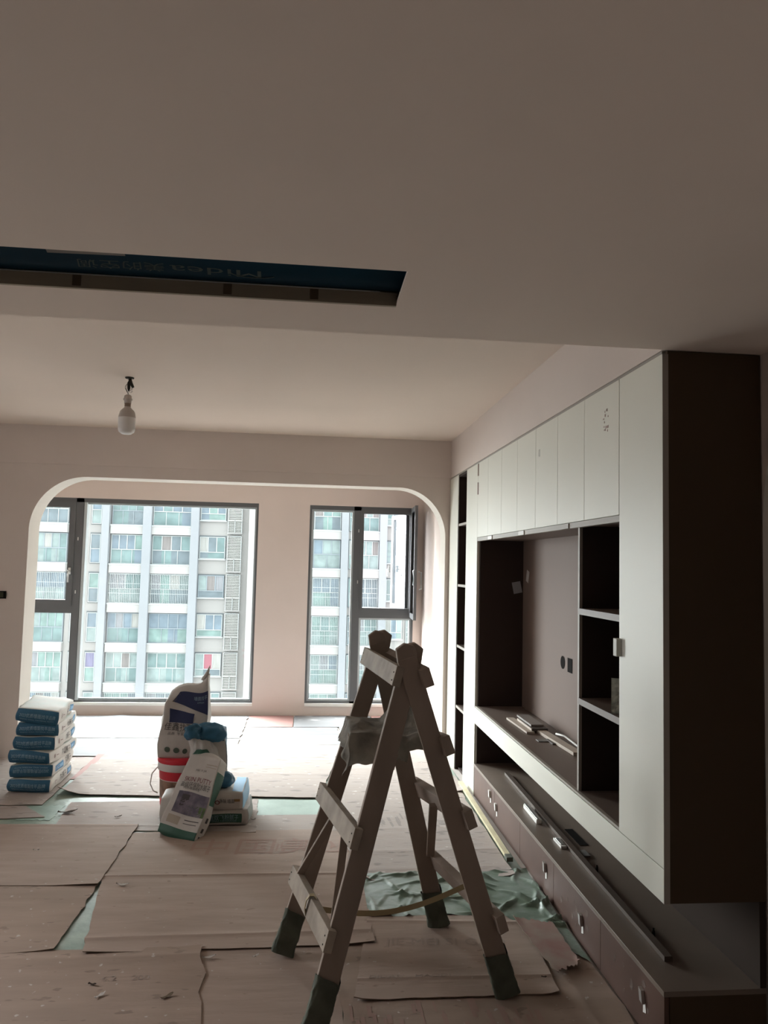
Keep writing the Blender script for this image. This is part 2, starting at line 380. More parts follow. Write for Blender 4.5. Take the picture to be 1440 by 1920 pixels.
b = MB(); b.box(W1[0]+.02, -2.515, YW+.045, YW+.05, W1[2]+.02, 1.07, GLASS); b.build('pane', w1)

w2 = empty_struct('window_2', (.6, YW, W2[2]))
b = MB(); frame_rect(b, W2[0], W2[1], W2[2], W2[3], fy0, fy1, .022, ALU, wt=.045)
b.box(.495, .575, fy0, fy1, W2[2], W2[3], ALU); b.box(.575, W2[1]-.022, fy0, fy1, 1.07, 1.15, ALU)
b.build('window_frame', w2)
b = MB(); frame_rect(b, .022, .495, W2[2]+.022, W2[3]-.045, fy0+.015, fy1-.01, .022, ALUL)
frame_rect(b, .575, W2[1]-.022, W2[2]+.022, 1.07, fy0+.015, fy1-.01, .02, ALUL); b.build('glazing_bead', w2)
b = MB(); b.box(.03, .49, YW+.045, YW+.05, W2[2]+.03, W2[3]-.06, GLASS); b.build('pane', w2)
b = MB(); b.box(.58, W2[1]-.03, YW+.045, YW+.05, W2[2]+.03, 1.07, GLASS); b.build('pane', w2)
b = MB(); frame_rect(b, .575, W2[1]-.022, 1.15, W2[3]-.045, fy0-.006, fy1, .032, ALU); b.build('casement_surround', w2)
for z in (1.45, 2.02):
    b = MB(); b.box(.545, .555, fy0-.008, fy0, z, z+.035, CHROME); b.build('catch', w2)
# outer sash swung out, hinged at the right
def sash_pts(hx, hy, ang, w):
    dx, dy = -math.cos(ang), math.sin(ang)
    return lambda u, t: (hx+dx*u+dy*t, hy+dy*u-dx*t)
def slab(b, P, u0, u1, t0, t1, z0, z1, M):
    c = [(*P(u, t), z) for z in (z0, z1) for (u, t) in ((u0, t0), (u1, t0), (u1, t1), (u0, t1))]
    b.hexa(c, M)
def make_sash(P, w, z0, z1, MF, MG, fwid=.05, thick=.045, handle_at=None):
    b = MB()
    slab(b, P, 0, fwid, 0, thick, z0, z1, MF); slab(b, P, w-fwid, w, 0, thick, z0, z1, MF)
    slab(b, P, fwid, w-fwid, 0, thick, z0, z0+fwid, MF); slab(b, P, fwid, w-fwid, 0, thick, z1-fwid, z1, MF)
    so = b.build('sash', w2)
    b = MB(); slab(b, P, fwid-.005, w-fwid+.005, thick*.45, thick*.55, z0+fwid-.005, z1-fwid+.005, MG); b.build('pane', so)
    return so
P1 = sash_pts(1.135, YW+.075, math.radians(72), .5)
s1 = make_sash(P1, .50, 1.17, 2.25, mat('sash_aluminium', (.26, .28, .29), .35, spec=.5), GLASS2, .045)
b = MB(); slab(b, P1, -.005, .06, -.05, .0, 1.17, 2.25, ALU); b.build('hinge_stile', s1)
b = MB(); x, y = P1(.475, -.03); b.box(x-.012, x+.012, y-.012, y+.012, 1.58, 1.66, CHROME); b.tube([(x, y, 1.62), (x-.03, y-.03, 1.61), (x-.03, y-.04, 1.53)], .009, CHROME); b.build('handle', s1)
P2 = sash_pts(1.165, YW-.02, math.radians(-87), .5)
s2 = make_sash(P2, .52, 1.09, 2.30, ALU, glass('screen_mesh', (.5, .5, .5), .02), .05, .03)
b = MB(); x, y = P2(.49, .0); b.tube([(x-.01, y, 1.62), (x-.035, y, 1.61), (x-.035, y, 1.46), (x-.015, y, 1.45)], .009, ALUL); b.tube([(x+.02, y, 1.60), (x+.05, y, 1.59), (x+.05, y, 1.42), (x+.03, y, 1.41)], .007, ALUL); b.build('handle', s2)

# ------------------------------------------------------------------ far apartment building
bl = thing('apartment_building', (-6, 60, -40), 'pale high-rise apartment block filling the view through both windows', 'building')
b = MB(); b.box(-30, 24, 60.5, 74, -40, 24, F_WALL); b.build('wall', bl)
pitch = 3.03; tops = [6.66-pitch*k for k in range(-1, 7)]
piers = [(-23.3, -22.6), (-15.95, -15.40), (-12.86, -12.22), (-9.20, -8.60), (2.55, 3.12), (5.62, 6.2), (9.5, 10.2), (13, 13.7)]
for x0, x1 in piers:
    b = MB(); b.box(x0, x1, 59.85, 60.5, -40, 24, F_PIL); b.build('pillar', bl)
b = MB(); b.box(-4.7, -4.0, 59.4, 60.5, -40, 24, F_SLAB); b.build('pillar', bl)
cols = [('big', -20.9, -18.6), ('slim', -18.1, -17.3), ('slim', -16.85, -16.1), ('big', -15.30, -12.90), ('big', -12.18, -9.25), ('mid', -8.55, -6.58),
        ('louv', -6.40, -5.30), ('big', .38, 2.50), ('big', 4.05, 5.58), ('mid', 6.24, 7.6), ('big', -3.5, -1.2), ('slim', 3.2, 3.55), ('big', 7.9, 9.4)]
def fwin(kind, x0, x1, zt, k, ci):
    y = 60.42
    if kind == 'louv':
        b = MB(); frame_rect(b, x0, x1, zt-2.75, zt+.1, y-.25, y+.08, .05, F_FR)
        n = 22
        for i in range(n):
            z = zt-2.65+i*2.7/n; b.box(x0+.05, x1-.05, y-.2, y-.05, z, z+.055, F_LOUV)
        b.box(x0+.05, x1-.05, y-.02, y, zt-2.7, zt+.05, F_LOUV)
        b.box(x0-.03, x1+.03, y-.3, y-.2, zt-2.75, zt-2.68, F_SLAB); b.box(x0-.03, x1+.03, y-.3, y-.2, zt-1.75, zt-1.68, F_SLAB)
        b.box((x0+x1)/2-.02, (x0+x1)/2+.02, y-.3, y-.2, zt-2.7, zt-1.7, F_FR)
        b.build('louvre_screen', bl); return
    h = {'big': 2.25, 'slim': 2.25, 'mid': 1.72}[kind]
    rnd = random.Random(k*31+ci*7)
    nb = {'big': 4 if x1-x0 > 2.2 else 3, 'slim': 1, 'mid': 3}[kind]
    MF = F_FR if rnd.random() < .75 else F_FRD
    fr = MB(); frame_rect(fr, x0, x1, zt-h, zt, y-.06, y+.02, .05, MF)
    rail = zt-h*.51 if kind != 'mid' else zt-h*.7
    fr.box(x0, x1, y-.07, y+.02, rail-.03, rail+.03, MF)
    for i in range(1, nb):
        x = x0+(x1-x0)*i/nb; fr.box(x-.032, x+.032, y-.05, y+.02, rail, zt, MF)
    if kind != 'mid':
        for i in range(1, max(2, nb-1) if nb > 1 else 1):
            x = x0+(x1-x0)*i/(nb-1); fr.box(x-.022, x+.022, y-.05, y+.02, zt-h, rail, MF)
    if kind == 'big' and k in (3, 6) or (kind == 'big' and x0 > 0 and k in (4, 5)) :      # burglar bars
        n = int((x1-x0)/.13)
        for i in range(n+1):
            x = x0+(x1-x0)*i/n; fr.box(x-.011, x+.011, y-.34, y-.32, zt-h, zt, F_FR)
        for i in range(4):
            z = zt-h+h*i/3; fr.box(x0, x1, y-.345, y-.315, z-.015, z+.015, F_FR)
    fo = fr.build('window', bl)
    g = MB()
    gl = rnd.choice(F_G); g2 = rnd.choice([F_G[0], F_G[4], F_G[1], F_G[2]])
    g.box(x0-.06, x1+.06, y+.03, y+.07, zt-h-.05, zt+.10, mat('far_shadow_gap', (.15, .17, .18), .8))  # dark panel behind the frame paints a shadow gap around the window
    for i in range(nb):
        M = rnd.choice([gl, gl, gl, rnd.choice(F_G), F_CUR[rnd.choice((0, 1, 2))]])
        if kind == 'mid' and k == 5 and x0 < 0 and i == 1: M = F_RED
        if kind == 'slim' and k == 5 and x0 < -16.5: M = F_LAV
        g.box(x0+(x1-x0)*i/nb, x0+(x1-x0)*(i+1)/nb, y, y+.02, rail, zt, M)
        M2 = g2 if rnd.random() < .75 else gl
        g.box(x0+(x1-x0)*i/nb, x0+(x1-x0)*(i+1)/nb, y, y+.02, zt-h, rail, M2)
    g.build('pane', fo)
    if kind != 'slim':
        d = .35 if kind == 'big' else .08
        s = MB(); s.box(x0-.04, x1+.04, y-d, y+.05, zt-h-.72 if kind == 'big' else zt-h-.1, zt-h-.02, F_SLAB)
        s.box(x0-.06, x1+.06, y-d-.04, y+.05, zt-h-.10, zt-h-.01, F_FR); s.build('parapet', bl)
for k, zt in enumerate(tops):
    for ci, (kind, x0, x1) in enumerate(cols): fwin(kind, x0, x1, zt, k, ci)
b = MB(); b.box(-120, 120, YW+2, 140, -41, -40, mat('paved_ground', (.32, .32, .31), .9, .2, .1)); struct(b, 'ground')

# ------------------------------------------------------------------ floor coverings
def sheet(name, TL, TR, BR, BL, z, M, label, cat='cardboard', seams=(), jag=.006, curl=None, group=None, th=.0035, prints=(), wave=.0012, seed=0, side=None):
    """a thin sheet from its four corners; seams: (axis, position, step) folds; curl: (corner, lift)"""
    C4 = [Vector((*p, 0)) for p in (TL, TR, BR, BL)]
    nu, nv = 24, 18
    def P(u, v, up_=0):       # v 0 far .. 1 near
        j = jag
        uu = u + (noise.noise(Vector((seed, v*9, 1)))*j*2 if u in (0, 1) else 0); vv = v + (noise.noise(Vector((seed, u*9, 5)))*j*2 if v in (0, 1) else 0)
        p = (C4[0]*(1-uu)+C4[1]*uu)*(1-vv)+(C4[3]*(1-uu)+C4[2]*uu)*vv
        h = abs(noise.noise(Vector((p.x*2.2+seed, p.y*2.2, 3))))*wave*2
        for ax, pos, st in seams:
            t = (u if ax == 'u' else v)-pos
            h += st*math.exp(-(t/.018)**2)
        if curl:
            for (cu_, cv_, lift, rad) in curl:
                dd = math.hypot(u-cu_, v-cv_); h += lift*max(0, 1-dd/rad)**2
        return Vector((p.x, p.y, z+h+up_))
    b = MB(); mi = b.mi(M)
    us = [i/nu for i in range(nu+1)]; vs = [j/nv for j in range(nv+1)]
    for ax, pos, st in seams:
        (us if ax == 'u' else vs).extend([pos-.02, pos-.008, pos, pos+.008, pos+.02])
    us = sorted(set(x for x in us if 0 <= x <= 1)); vs = sorted(set(x for x in vs if 0 <= x <= 1))
    T = [[b.bm.verts.new(P(u, v, th)) for v in vs] for u in us]; B = [[b.bm.verts.new(P(u, v)) for v in vs] for u in us]
    NU, NV = len(us)-1, len(vs)-1
    for i in range(NU):
        for j in range(NV):
            b.bm.faces.new([T[i][j], T[i+1][j], T[i+1][j+1], T[i][j+1]]).smooth = True
    T2 = {}
    def tv(i, j):
        if (i, j) not in T2: T2[(i, j)] = b.bm.verts.new(T[i][j].co)
        return T2[(i, j)]
    for i in range(NU):
        for j in range(NV):
            b.bm.faces.new([B[i][j+1], B[i+1][j+1], B[i+1][j], B[i][j]])
    sm = b.mi(side or mat('cardboard_edge', (.22, .16, .12), .9))
    for i in range(NU):
        for j, f in ((0, 1), (NV, 0)): b.bm.faces.new([tv(i, j), tv(i+1, j), B[i+1][j], B[i][j]]).material_index = sm
    for j in range(NV):
        for i in (0, NU): b.bm.faces.new([tv(i, j), tv(i, j+1), B[i][j+1], B[i][j]]).material_index = sm
    for f_ in b.bm.faces:
        f_.normal_update()
        if f_.smooth and f_.normal.z < 0: f_.normal_flip()
    for (body, cx, cy, size, PM, rot) in prints:
        ca, sa = math.cos(rot), math.sin(rot)
        def fm(x, y):
            X = cx+x*ca-y*sa; Y = cy+x*sa+y*ca
            # find u,v by inverse of the roughly rectangular patch
            u = (X-(C4[0].x+C4[3].x)/2)/((C4[1].x+C4[2].x)/2-(C4[0].x+C4[3].x)/2); v = ((C4[0].y+C4[1].y)/2-Y)/((C4[0].y+C4[1].y)/2-(C4[3].y+C4[2].y)/2)
            return P(min(.995, max(.005, u)), min(.995, max(.005, v)), th+.0012)
        if body.startswith('#'):
            rnd = random.Random(seed+3)
            for q in range(int(body[1:])):
                a = rnd.uniform(-.5, .5)*size; c_ = rnd.uniform(-.12, .12)*size; w_, h_ = rnd.uniform(.004, .02), rnd.uniform(.03, .12)
                b.bm.faces.new([b.bm.verts.new(fm(a+i*w_, c_+j*h_)) for i, j in ((0, 0), (1, 0), (1, 1), (0, 1))]).material_index = b.mi(PM)
        else: b.text(body, size, fm, PM)
    o = b.build(name, recalc=False, origin=((TL[0]+BR[0])/2, (TL[1]+BR[1])/2, z))
    return tag(o, label, cat, group)
# thin green protective film that shows in the gaps
o = sheet('protective_film', (-3.5, 6.6), (1.22, 6.6), (1.22, 2.2), (-3.5, 2.2), .001, GREENF, 'green protective film laid flat under the cardboard, seen in the gaps', 'floor film', jag=0, th=.002, wave=.0005, side=GREENF)
L1, L2, L3 = .006, .013, .020
sheet('cardboard_sheet', (-2.7, 3.42), (-.40, 3.39), (-.24, 2.15), (-2.7, 2.15), L1+.003, CARD3, 'worn brown cardboard sheet at the bottom left, littered with wood chips and scraps', seams=[('v', .06, .004), ('u', .93, .002)], curl=[(1, 0, .012, .25)], seed=1,
      prints=[('6.2    200', -.62, 3.17, .05, PRINT2, 0), ('#16', -.5, 2.75, .35, PRINT2, 0)])
sheet('cardboard_sheet', (-.46, 3.40), (.165, 3.40), (.185, 2.15), (-.30, 2.15), L1-.002, CARD, 'narrow plain cardboard sheet between the littered sheet and the near left ladder foot', seams=[('v', .03, .002)], seed=2)
sheet('cardboard_sheet', (.16, 3.62), (1.235, 3.60), (1.235, 2.15), (.18, 2.15), L1, CARD3, 'large bottom cardboard sheet with rows of faded red print by the drawers', seed=3, seams=[('u', .87, .003)],
      prints=[('#30', .55, 2.80, .7, PRINT, 0), ('#12', .62, 2.72, .6, PRINT, 0)])
sheet('cardboard_sheet', (-1.005, 4.10), (.336, 4.107), (.338, 3.379), (-.885, 3.358), L2, CARD, 'wide smooth cardboard sheet with a folded front flap, left of the far left ladder foot', seams=[('v', .84, .006), ('v', .05, -.0)], curl=[(1, 1, .012, .2), (0, 1, .008, .2)], seed=4)
sheet('cardboard_sheet', (-1.004, 4.80), (.425, 4.83), (.345, 4.09), (-1.011, 4.11), L1, CARD, 'cardboard sheet with large faded red characters before the leaning sack', seed=5, seams=[('v', .93, .006)],
      prints=[('中国美业', -.13, 4.53, .26, PRINT, 0), ('#10', .1, 4.5, .5, PRINT, 0)])
sheet('cardboard_sheet', (-2.7, 4.98), (-1.0, 4.93), (-1.006, 4.03), (-2.7, 4.10), L2, CARD, 'upper cardboard sheet of the left column, its diagonal right edge over green film', curl=[(1, 1, .010, .18)], seed=6, seams=[('v', .03, .003)])
sheet('cardboard_sheet', (-2.7, 4.16), (-1.007, 4.06), (-1.014, 3.395), (-2.7, 3.27), L1+.004, CARD3, 'lower cardboard sheet of the left column with a torn front corner', seed=7, seams=[('v', .25, .001)], curl=[(1, 1, .008, .12)])
sheet('cardboard_sheet', (-1.64, 7.0), (.349, 7.0), (.131, 5.445), (-1.69, 5.56), L2, CARD2, 'wide pale cardboard sheet behind the bucket with a raised left corner beside the sack stack', seed=8, seams=[('v', .35, .002), ('v', .62, .002)], curl=[(0, 1, .05, .12), (0, .5, .02, .05)])
sheet('cardboard_sheet', (-1.55, 5.40), (-.30, 5.45), (-.27, 4.78), (-1.50, 4.88), L1-.001, CARD2, 'pale dusty cardboard sheet between the sack stack and the leaning sack', seed=9, seams=[('v', .85, .003)], curl=[(1, 1, .004, .1)])
sheet('cardboard_sheet', (-.30, 5.10), (.15, 5.10), (.42, 4.80), (-.27, 4.785), L1, CARD2, 'small dusty cardboard strip just in front of the pale green film band', seed=10)
sheet('cardboard_sheet', (.131, 5.44), (1.16, 5.42), (1.15, 4.06), (.345, 4.03), L2, CARD2, 'dusty stained cardboard sheet seen between the ladder legs, beside the pale batten', seed=11, seams=[('v', .45, .002), ('v', .72, .003), ('v', .9, .002)], curl=[(1, 1, .012, .15), (0, 1, .02, .08)],
      prints=[('#60', .65, 4.9, .9, mat('mortar_smear', (.29, .255, .235), .9), 0)])
sheet('cardboard_sheet', (.329, 3.655), (1.065, 3.60), (1.017, 2.955), (.22, 2.957), L2, CARD, 'cardboard sheet with faded lettering under the near right ladder foot', seed=12, seams=[('v', .80, .005), ('v', .1, .004)], curl=[(1, 1, .01, .15), (0, 1, .012, .15)],
      prints=[('JIE MEI SI GAO', .64, 3.37, .085, PRINT2, 0), ('DIDAN   MAODI', .48, 3.10, .045, PRINT2, 0)])
sheet('cardboard_scrap', (1.00, 3.56), (1.17, 3.50), (1.172, 3.15), (1.045, 3.08), L3+.006, REDB, 'torn red-stained strip of card lifting off the floor beside the drawers', seed=13, jag=.045, curl=[(0, 1, .008, .3), (0, 0, .010, .25), (1, 1, .012, .2)])
sheet('cardboard_sheet', (.36, 7.0), (1.19, 7.0), (1.17, 5.44), (.145, 5.46), L1, CARD2, 'pale cardboard sheet behind the ladder, in front of the open bookcase', seed=14, seams=[('v', .5, .002)])
sheet('cardboard_scrap', (1.0, 6.0), (1.20, 5.98), (1.20, 5.56), (1.02, 5.6), L2, CARD2, 'small curled flap of cardboard at the foot of the open bookcase', seed=15, curl=[(1, 1, .02, .5)], jag=.02)
sheet('cardboard_sheet', (-2.9, 6.6), (-1.72, 6.6), (-1.72, 5.35), (-2.9, 5.35), L1, CARD2, 'pale board under the stack of six blue-ended sacks', seed=16)
sheet('pink_board', (-1.72, 6.7), (-1.645, 6.7), (-1.60, 5.95), (-1.72, 5.95), L1, PINKB, 'narrow pink board strip showing beside the sack stack', 'board', seed=17)
sheet('cardboard_sheet', (-2.9, 5.32), (-1.82, 5.33), (-1.62, 5.10), (-2.9, 4.99), L1, CARD2, 'pale floor board in the left corner in front of the sack stack', seed=18)
# bay behind the rounded opening
sheet('cardboard_sheet', (-3.25, 8.30), (-.59, 8.32), (-.59, 7.30), (-3.25, 7.30), L1, PALE, 'white-lit board on the bay floor below the large window', seed=19, seams=[('v', .5, .003)], curl=[(.5, 0, .01, .1)])
sheet('cardboard_sheet', (-2.33, 7.28), (-.59, 7.28), (-.59, 6.64), (-2.33, 6.64), L1, PALE, 'pale board on the floor within the rounded opening, left of the centre', seed=20, seams=[('u', .5, .002)])
sheet('pink_board', (-.58, 8.36), (-.11, 8.36), (-.11, 7.79), (-.58, 7.79), L1, PINKB, 'square pink board on the bay floor between the two windows', 'board', seed=21)
sheet('cardboard_sheet', (-.575, 7.77), (.34, 7.77), (.34, 7.03), (-.575, 7.03), L1, PALE, 'pale board in front of the square pink board', seed=22, seams=[('v', .4, .002)])
sheet('cardboard_sheet', (-.10, 8.36), (.72, 8.36), (.72, 7.79), (-.10, 7.79), L1, PALE, 'pale board in the bay just right of the square pink board', seed=23)
sheet('pink_board', (.73, 8.36), (1.26, 8.36), (1.26, 7.9), (.73, 7.9), L1, PINKB, 'pink board in the right corner of the bay behind the ladder', 'board', seed=24)
sheet('cardboard_sheet', (.36, 7.88), (1.26, 7.88), (1.20, 7.03), (.36, 7.03), L1, PALE, 'mortar-splashed pale board in the bay, right of the centre', seed=25,
      prints=[('#50', .8, 7.4, .8, mat('mortar_smear', (.29, .255, .235), .9), 0)])
# crumpled green sheeting beside the drawers
FOLDS = [(random.Random(q).uniform(.3, 1.25), random.Random(q+50).uniform(3.45, 4.15), random.Random(q+90).uniform(-1.2, 1.6), random.Random(q+130).uniform(.06, .20), random.Random(q+170).uniform(.008, .026)) for q in range(64)]
def crump(u, v):
    x = .33+.90*u; y = 4.125-.50*v - max(0, (u-.70))*v*1.5 + .012*noise.noise(Vector((u*9, 3, 1)))
    h = .003*abs(noise.noise(Vector((x*6, y*9, 2))))
    for (fx, fy, fa, fl, fh) in FOLDS:
        ca, sa = math.cos(fa), math.sin(fa); p = (x-fx)*ca+(y-fy)*sa; q = -(x-fx)*sa+(y-fy)*ca+.02*math.sin(p*18)
        h += fh*math.exp(-(q/.011)**2)*max(0, 1-abs(p)/fl)*(.45+.7*u)
    return Vector((min(x, 1.236), y, .017+h))
b = MB(); b.grid(crump, 150, 90, TARP)
tag(b.build('green_sheeting', origin=(.78, 3.9, .012)), 'crumpled green plastic sheeting lying between the far right ladder foot and the drawers', 'plastic sheet')
sheet('film_patch', (-1.80, 5.335), (-1.57, 5.35), (-1.57, 5.05), (-1.78, 5.06), .004, FILML, 'small patch of pale green film in front of the sack stack', 'floor film', jag=.03, th=.001, seed=31, side=FILML)
sheet('film_patch', (-.34, 5.46), (.12, 5.46), (.14, 5.10), (-.31, 5.10), .004, FILML, 'wide pale green film band on the floor right of the flat sacks', 'floor film', jag=.0, th=.001, seed=32, side=FILML)
sheet('film_patch', (-1.72, 5.94), (-1.55, 5.94), (-1.60, 5.58), (-1.70, 5.58), .004, FILML, 'bright green film showing between the sack stack and the raised cardboard corner', 'floor film', jag=.02, th=.001, seed=33, side=FILML)

# pale batten along the drawers
b = MB(); b.bar((1.195, 5.75, .030), (1.172, 4.26, .030), .030, .018, PALEWOOD, side=(1, 0, 0))
o = b.build('batten', origin=(1.18, 5, .02)); tag(o, 'long pale yellow batten lying on the floor along the drawer fronts', 'batten')
b = MB(); b.bar((1.172, 4.30, .030), (1.171, 4.245, .030), .036, .024, WRAP); b.build('taped_tip', o)

# small scraps
spots = [(-.48, 3.02, .05, 'dark curled scrap of card at the right of the littered bottom-left sheet', 1), (-.78, 3.12, .035, 'short dark wood chip near the left of the littered sheet', 0), (-.73, 3.04, .045, 'pale torn chip just in front of the short dark chip', 2),
         (-1.33, 3.36, .05, 'crumpled pale scrap on the torn corner of the left column', 2), (-.88, 4.02, .07, 'thin pale paper strip lying at the top left of the flapped sheet', 2), (-1.16, 5.08, .045, 'small dark chip between the stack and the leaning sack', 0),
         (-.17, 3.30, .03, 'tiny pale crumb beside the near left ladder foot', 2), (-1.47, 4.52, .035, 'tiny pale twisted scrap on the upper left cardboard', 2), (.99, 3.06, .022, 'tiny dark nail on the sheet under the near ladder feet', 0),
         (-1.5, 5.17, .12, 'long dark splinter in front of the sack stack', 0), (-.36, 3.30, .055, 'pale paper strip at the back edge of the littered sheet', 2), (-.3, 5.0, .03, 'small dark splinter right of the flat sacks', 0)]
for i, (x, y, s_, lab, k) in enumerate(spots):
    b = MB(); M = (mat('dark_chip', (.10, .07, .05), .8), mat('brown_chip', (.22, .16, .11), .8), mat('pale_chip', (.66, .6, .55), .8))[k]
    rnd = random.Random(i); a = rnd.uniform(-.6, .9); z = .021 if y < 3.4 and x > .2 else (.019 if x > -1.1 and y > 3.36 and y < 4.1 else .013)
    if i in (7, 5, 11): z = .012
    ax, ay = math.cos(a), math.sin(a)
    def fp(u, v):
        t = (u-.5)*s_; w = (v-.5)*s_*.34*(1-abs(u-.5)*1.2+.2*math.sin(u*9+i))
        return Vector((x+ax*t-ay*w, y+ay*t+ax*w, z+.002+.010*(u-.4)**2*4*s_/.05*.5+.004*math.sin(v*5+u*4)**2))
    b.grid(fp, 8, 4, M)
    bmesh.ops.solidify(b.bm, geom=b.bm.faces[:], thickness=.0015)
    tag(b.build('floor_scrap', origin=(x, y, z)), lab, 'scrap')

# ------------------------------------------------------------------ ladder
lad = thing('wooden_ladder', (.37, 3.15, .02), 'tall dusty wooden folding stepladder with taped green feet standing on cardboard', 'ladder')
N_ = {}
legs = dict(NL=((.072, 2.78, .02), (.405, 2.885, 1.31)), NR=((.811, 2.963, .02), (.378, 2.850, 1.31)), FL=((-.058, 3.315, .02), (.345, 3.435, 1.31)), FR=((.642, 3.528, .02), (.318, 3.40, 1.31)))
def lp(k, t, off=(0, 0, 0)):
    a, c = legs[k]; return Vector(a)+(Vector(c)-Vector(a))*t+Vector(off)
for k in ('NL', 'NR', 'FL', 'FR'):
    b = MB(); b.bar(lp(k, .0), lp(k, 1), .082, .042, WOOD, w2=.074); o = b.build('leg', lad, bevel=.003)
    rnd = random.Random(k); b = MB(); top = .125 if k != 'NL' else .13
    d_ = (lp(k, 1)-lp(k, 0)).normalized(); sd_ = (Vector((1, 0, 0))-d_*d_.x).normalized(); nn = d_.cross(sd_)
    def wr(s_, t):
        a = s_*2*math.pi; c_, q_ = math.cos(a), math.sin(a)
        ex = lambda z: math.copysign(abs(z)**.35, z)
        g = 1+.10*noise.noise(Vector((c_*1.5+ord(k[0]), q_*1.5+ord(k[1]), t*3)))+.05*noise.noise(Vector((c_*3, q_*3+ord(k[1]), t*14)))+.10*math.exp(-(t/.18)**2)
        return lp(k, top*t*(1+.05*math.sin(a*2)*t))+sd_*ex(c_)*.0455*g+nn*ex(q_)*.027*g
    b.grid(wr, 40, 26, WRAP); bmesh.ops.remove_doubles(b.bm, verts=b.bm.verts, dist=.0002)
    b.build('green_tape_wrap', o, label='dark green tape wrapped around the foot')
    # shaped cap where the crossing leg ends stick up
    e = lp(k, 1); sgn = 1 if k[1] == 'L' else -1
    b = MB(); poly = [(-.040, -.02), (.040, -.02), (.052, .035), (.012, .058), (-.035, .05), (-.050, .02)]
    b.prism([(p[0]*sgn*.8, p[1]) for p in poly], lambda a, c, d: (e.x+a, e.y+d, e.z+c-.006), -.019, .019, WOOD); b.build('leg_top', o, bevel=.004)
def rung(name, side, t, over=.05, w=.075, th=.032, M=WOODL, out=.045, tn=None):
    s_ = -1 if side == 'L' else 1
    a = lp('N'+side, t if tn is None else tn); c = lp('F'+side, t)
    d = (c-a).normalized(); L = lp('N'+side, 1)-lp('N'+side, 0); upv = L.normalized()
    o3 = Vector((s_*out, 0, 0))
    b = MB(); b.bar(a-d*over+o3, c+d*over+o3, w, th, M, side=upv)
    for q in (a-d*(over-.02)+o3, c+d*(over-.02)+o3):
        for z in (-.015, .015):
            p = q+upv*z+Vector((s_*(th/2+.001), 0, 0)); b.box(p.x-.002, p.x+.002, p.y-.003, p.y+.003, p.z-.003, p.z+.003, BLACK)
    return b.build(name, lad, bevel=.004)
for t, tn in ((.225, .235), (.49, .50), (.945, .945)):
    rung('rung', 'L', t, tn=tn)
rung('rung', 'L', .72, tn=.70, over=.0, M=WOOD, w=.06, out=-.03)
for t, tn in ((.235, .225), (.49, .53), (.70, .745), (.945, .945)):
    rung('rung', 'R', t, tn=tn, M=WOOD if t < .7 else WOOD, w=.07, th=.038)
def strip(a, c, w=.03, th=.016):
    b = MB(); b.bar(a, c, w, th, WOOD); b.build('brace', lad, bevel=.002)
mL = lambda t, s_: lp('NL', t)*(1-s_)+lp('FL', t)*s_
strip(mL(.50, .40)+Vector((-.02, 0, -.02)), lp('NL', .22)+Vector((-.018, .03, 0)))
strip(mL(.50, .62)+Vector((-.03, 0, -.02)), lp('FL', .23)+Vector((-.03, -.045, .03)))
mR = lambda t, s_: lp('NR', t)*(1-s_)+lp('FR', t)*s_
strip(mR(.51, .52)+Vector((.02, 0, -.02)), lp('FR', .26)+Vector((.03, -.03, 0)), .035, .02)
b = MB()
a, c = mL(.23, .45)+Vector((-.045, 0, .0)), mR(.26, .36)+Vector((.04, 0, 0.0))
ps = []
for i in range(21):
    t = i/20; p = a*(1-t)+c*t; ps.append(p+Vector((0, 0, -.060*math.sin(math.pi*t)+.0)))
for p, q in zip(ps, ps[1:]): b.bar(p, q, .020, .003, STRAP, side=(0, .5, 1))
bmesh.ops.remove_doubles(b.bm, verts=b.bm.verts, dist=.0005); b.build('strap', lad, label='slack yellow tie strap')
b = MB()
pa = a; n = 10
for i in range(n):
    t0_, t1_ = 2*math.pi*i/n, 2*math.pi*(i+1)/n
    f_ = lambda t: pa+Vector((.026*math.cos(t), 0, .050*math.sin(t)))
    b.bar(f_(t0_), f_(t1_), .022, .003, STRAP, side=(0, 1, 0))
b.build('strap_loop', lad)
# seat board across the third rungs
zs = .965
b = MB(); b.box(.175, .52, 2.985, 3.30, zs, zs+.022, WOOD); b.build('seat_board', lad)
# cloth draped over the seat board
def cloth(u, v):
    x = -.265+u*.49; y = -.27+v*.50       # flat cloth coordinates about the seat centre
    cx_, cy_ = .345, 3.13
    hxm, hxp, hy = .165, .165, .165
    dx = max(0, -x-hxm) if x < 0 else max(0, x-hxp); dy = max(0, abs(y)-hy); sxn = 1 if x > 0 else -1; syn = 1 if y > 0 else -1
    fold = .010*math.sin(y*48+x*14)+.006*noise.noise(Vector((x*20, y*20, 1)))
    foldy = .010*math.sin(x*46-y*20)+.006*noise.noise(Vector((x*22, y*18, 6)))
    X = cx_+sxn*(min(abs(x), hxm if x < 0 else hxp)+.22*dx+fold*min(1, dx*14)); Y = cy_+syn*(min(abs(y), hy)+.30*dy+foldy*min(1, dy*14))
    hang = .9*math.hypot(dx, dy) if (dx and dy) else .9*(dx+dy)
    z = zs+.038-hang*(1 if x < .06 else .55)+.016*noise.noise(Vector((x*9, y*9, 4)))+.007*noise.noise(Vector((x*26, y*26, 4)))
    z += .060*max(0, 1-((x-.10)**2/.016+(y-.10)**2/.02))+.02*max(0, 1-((x+.16)**2+(y+.02)**2)/.012)
    z = z-.03*max(0, min(1, (-x-.0)*6))*max(0, min(1, (-y-.17)*8))
    return Vector((X, Y, z))
b = MB(); b.grid(cloth, 60, 54, CLOTH); bmesh.ops.solidify(b.bm, geom=b.bm.faces[:], thickness=.004)
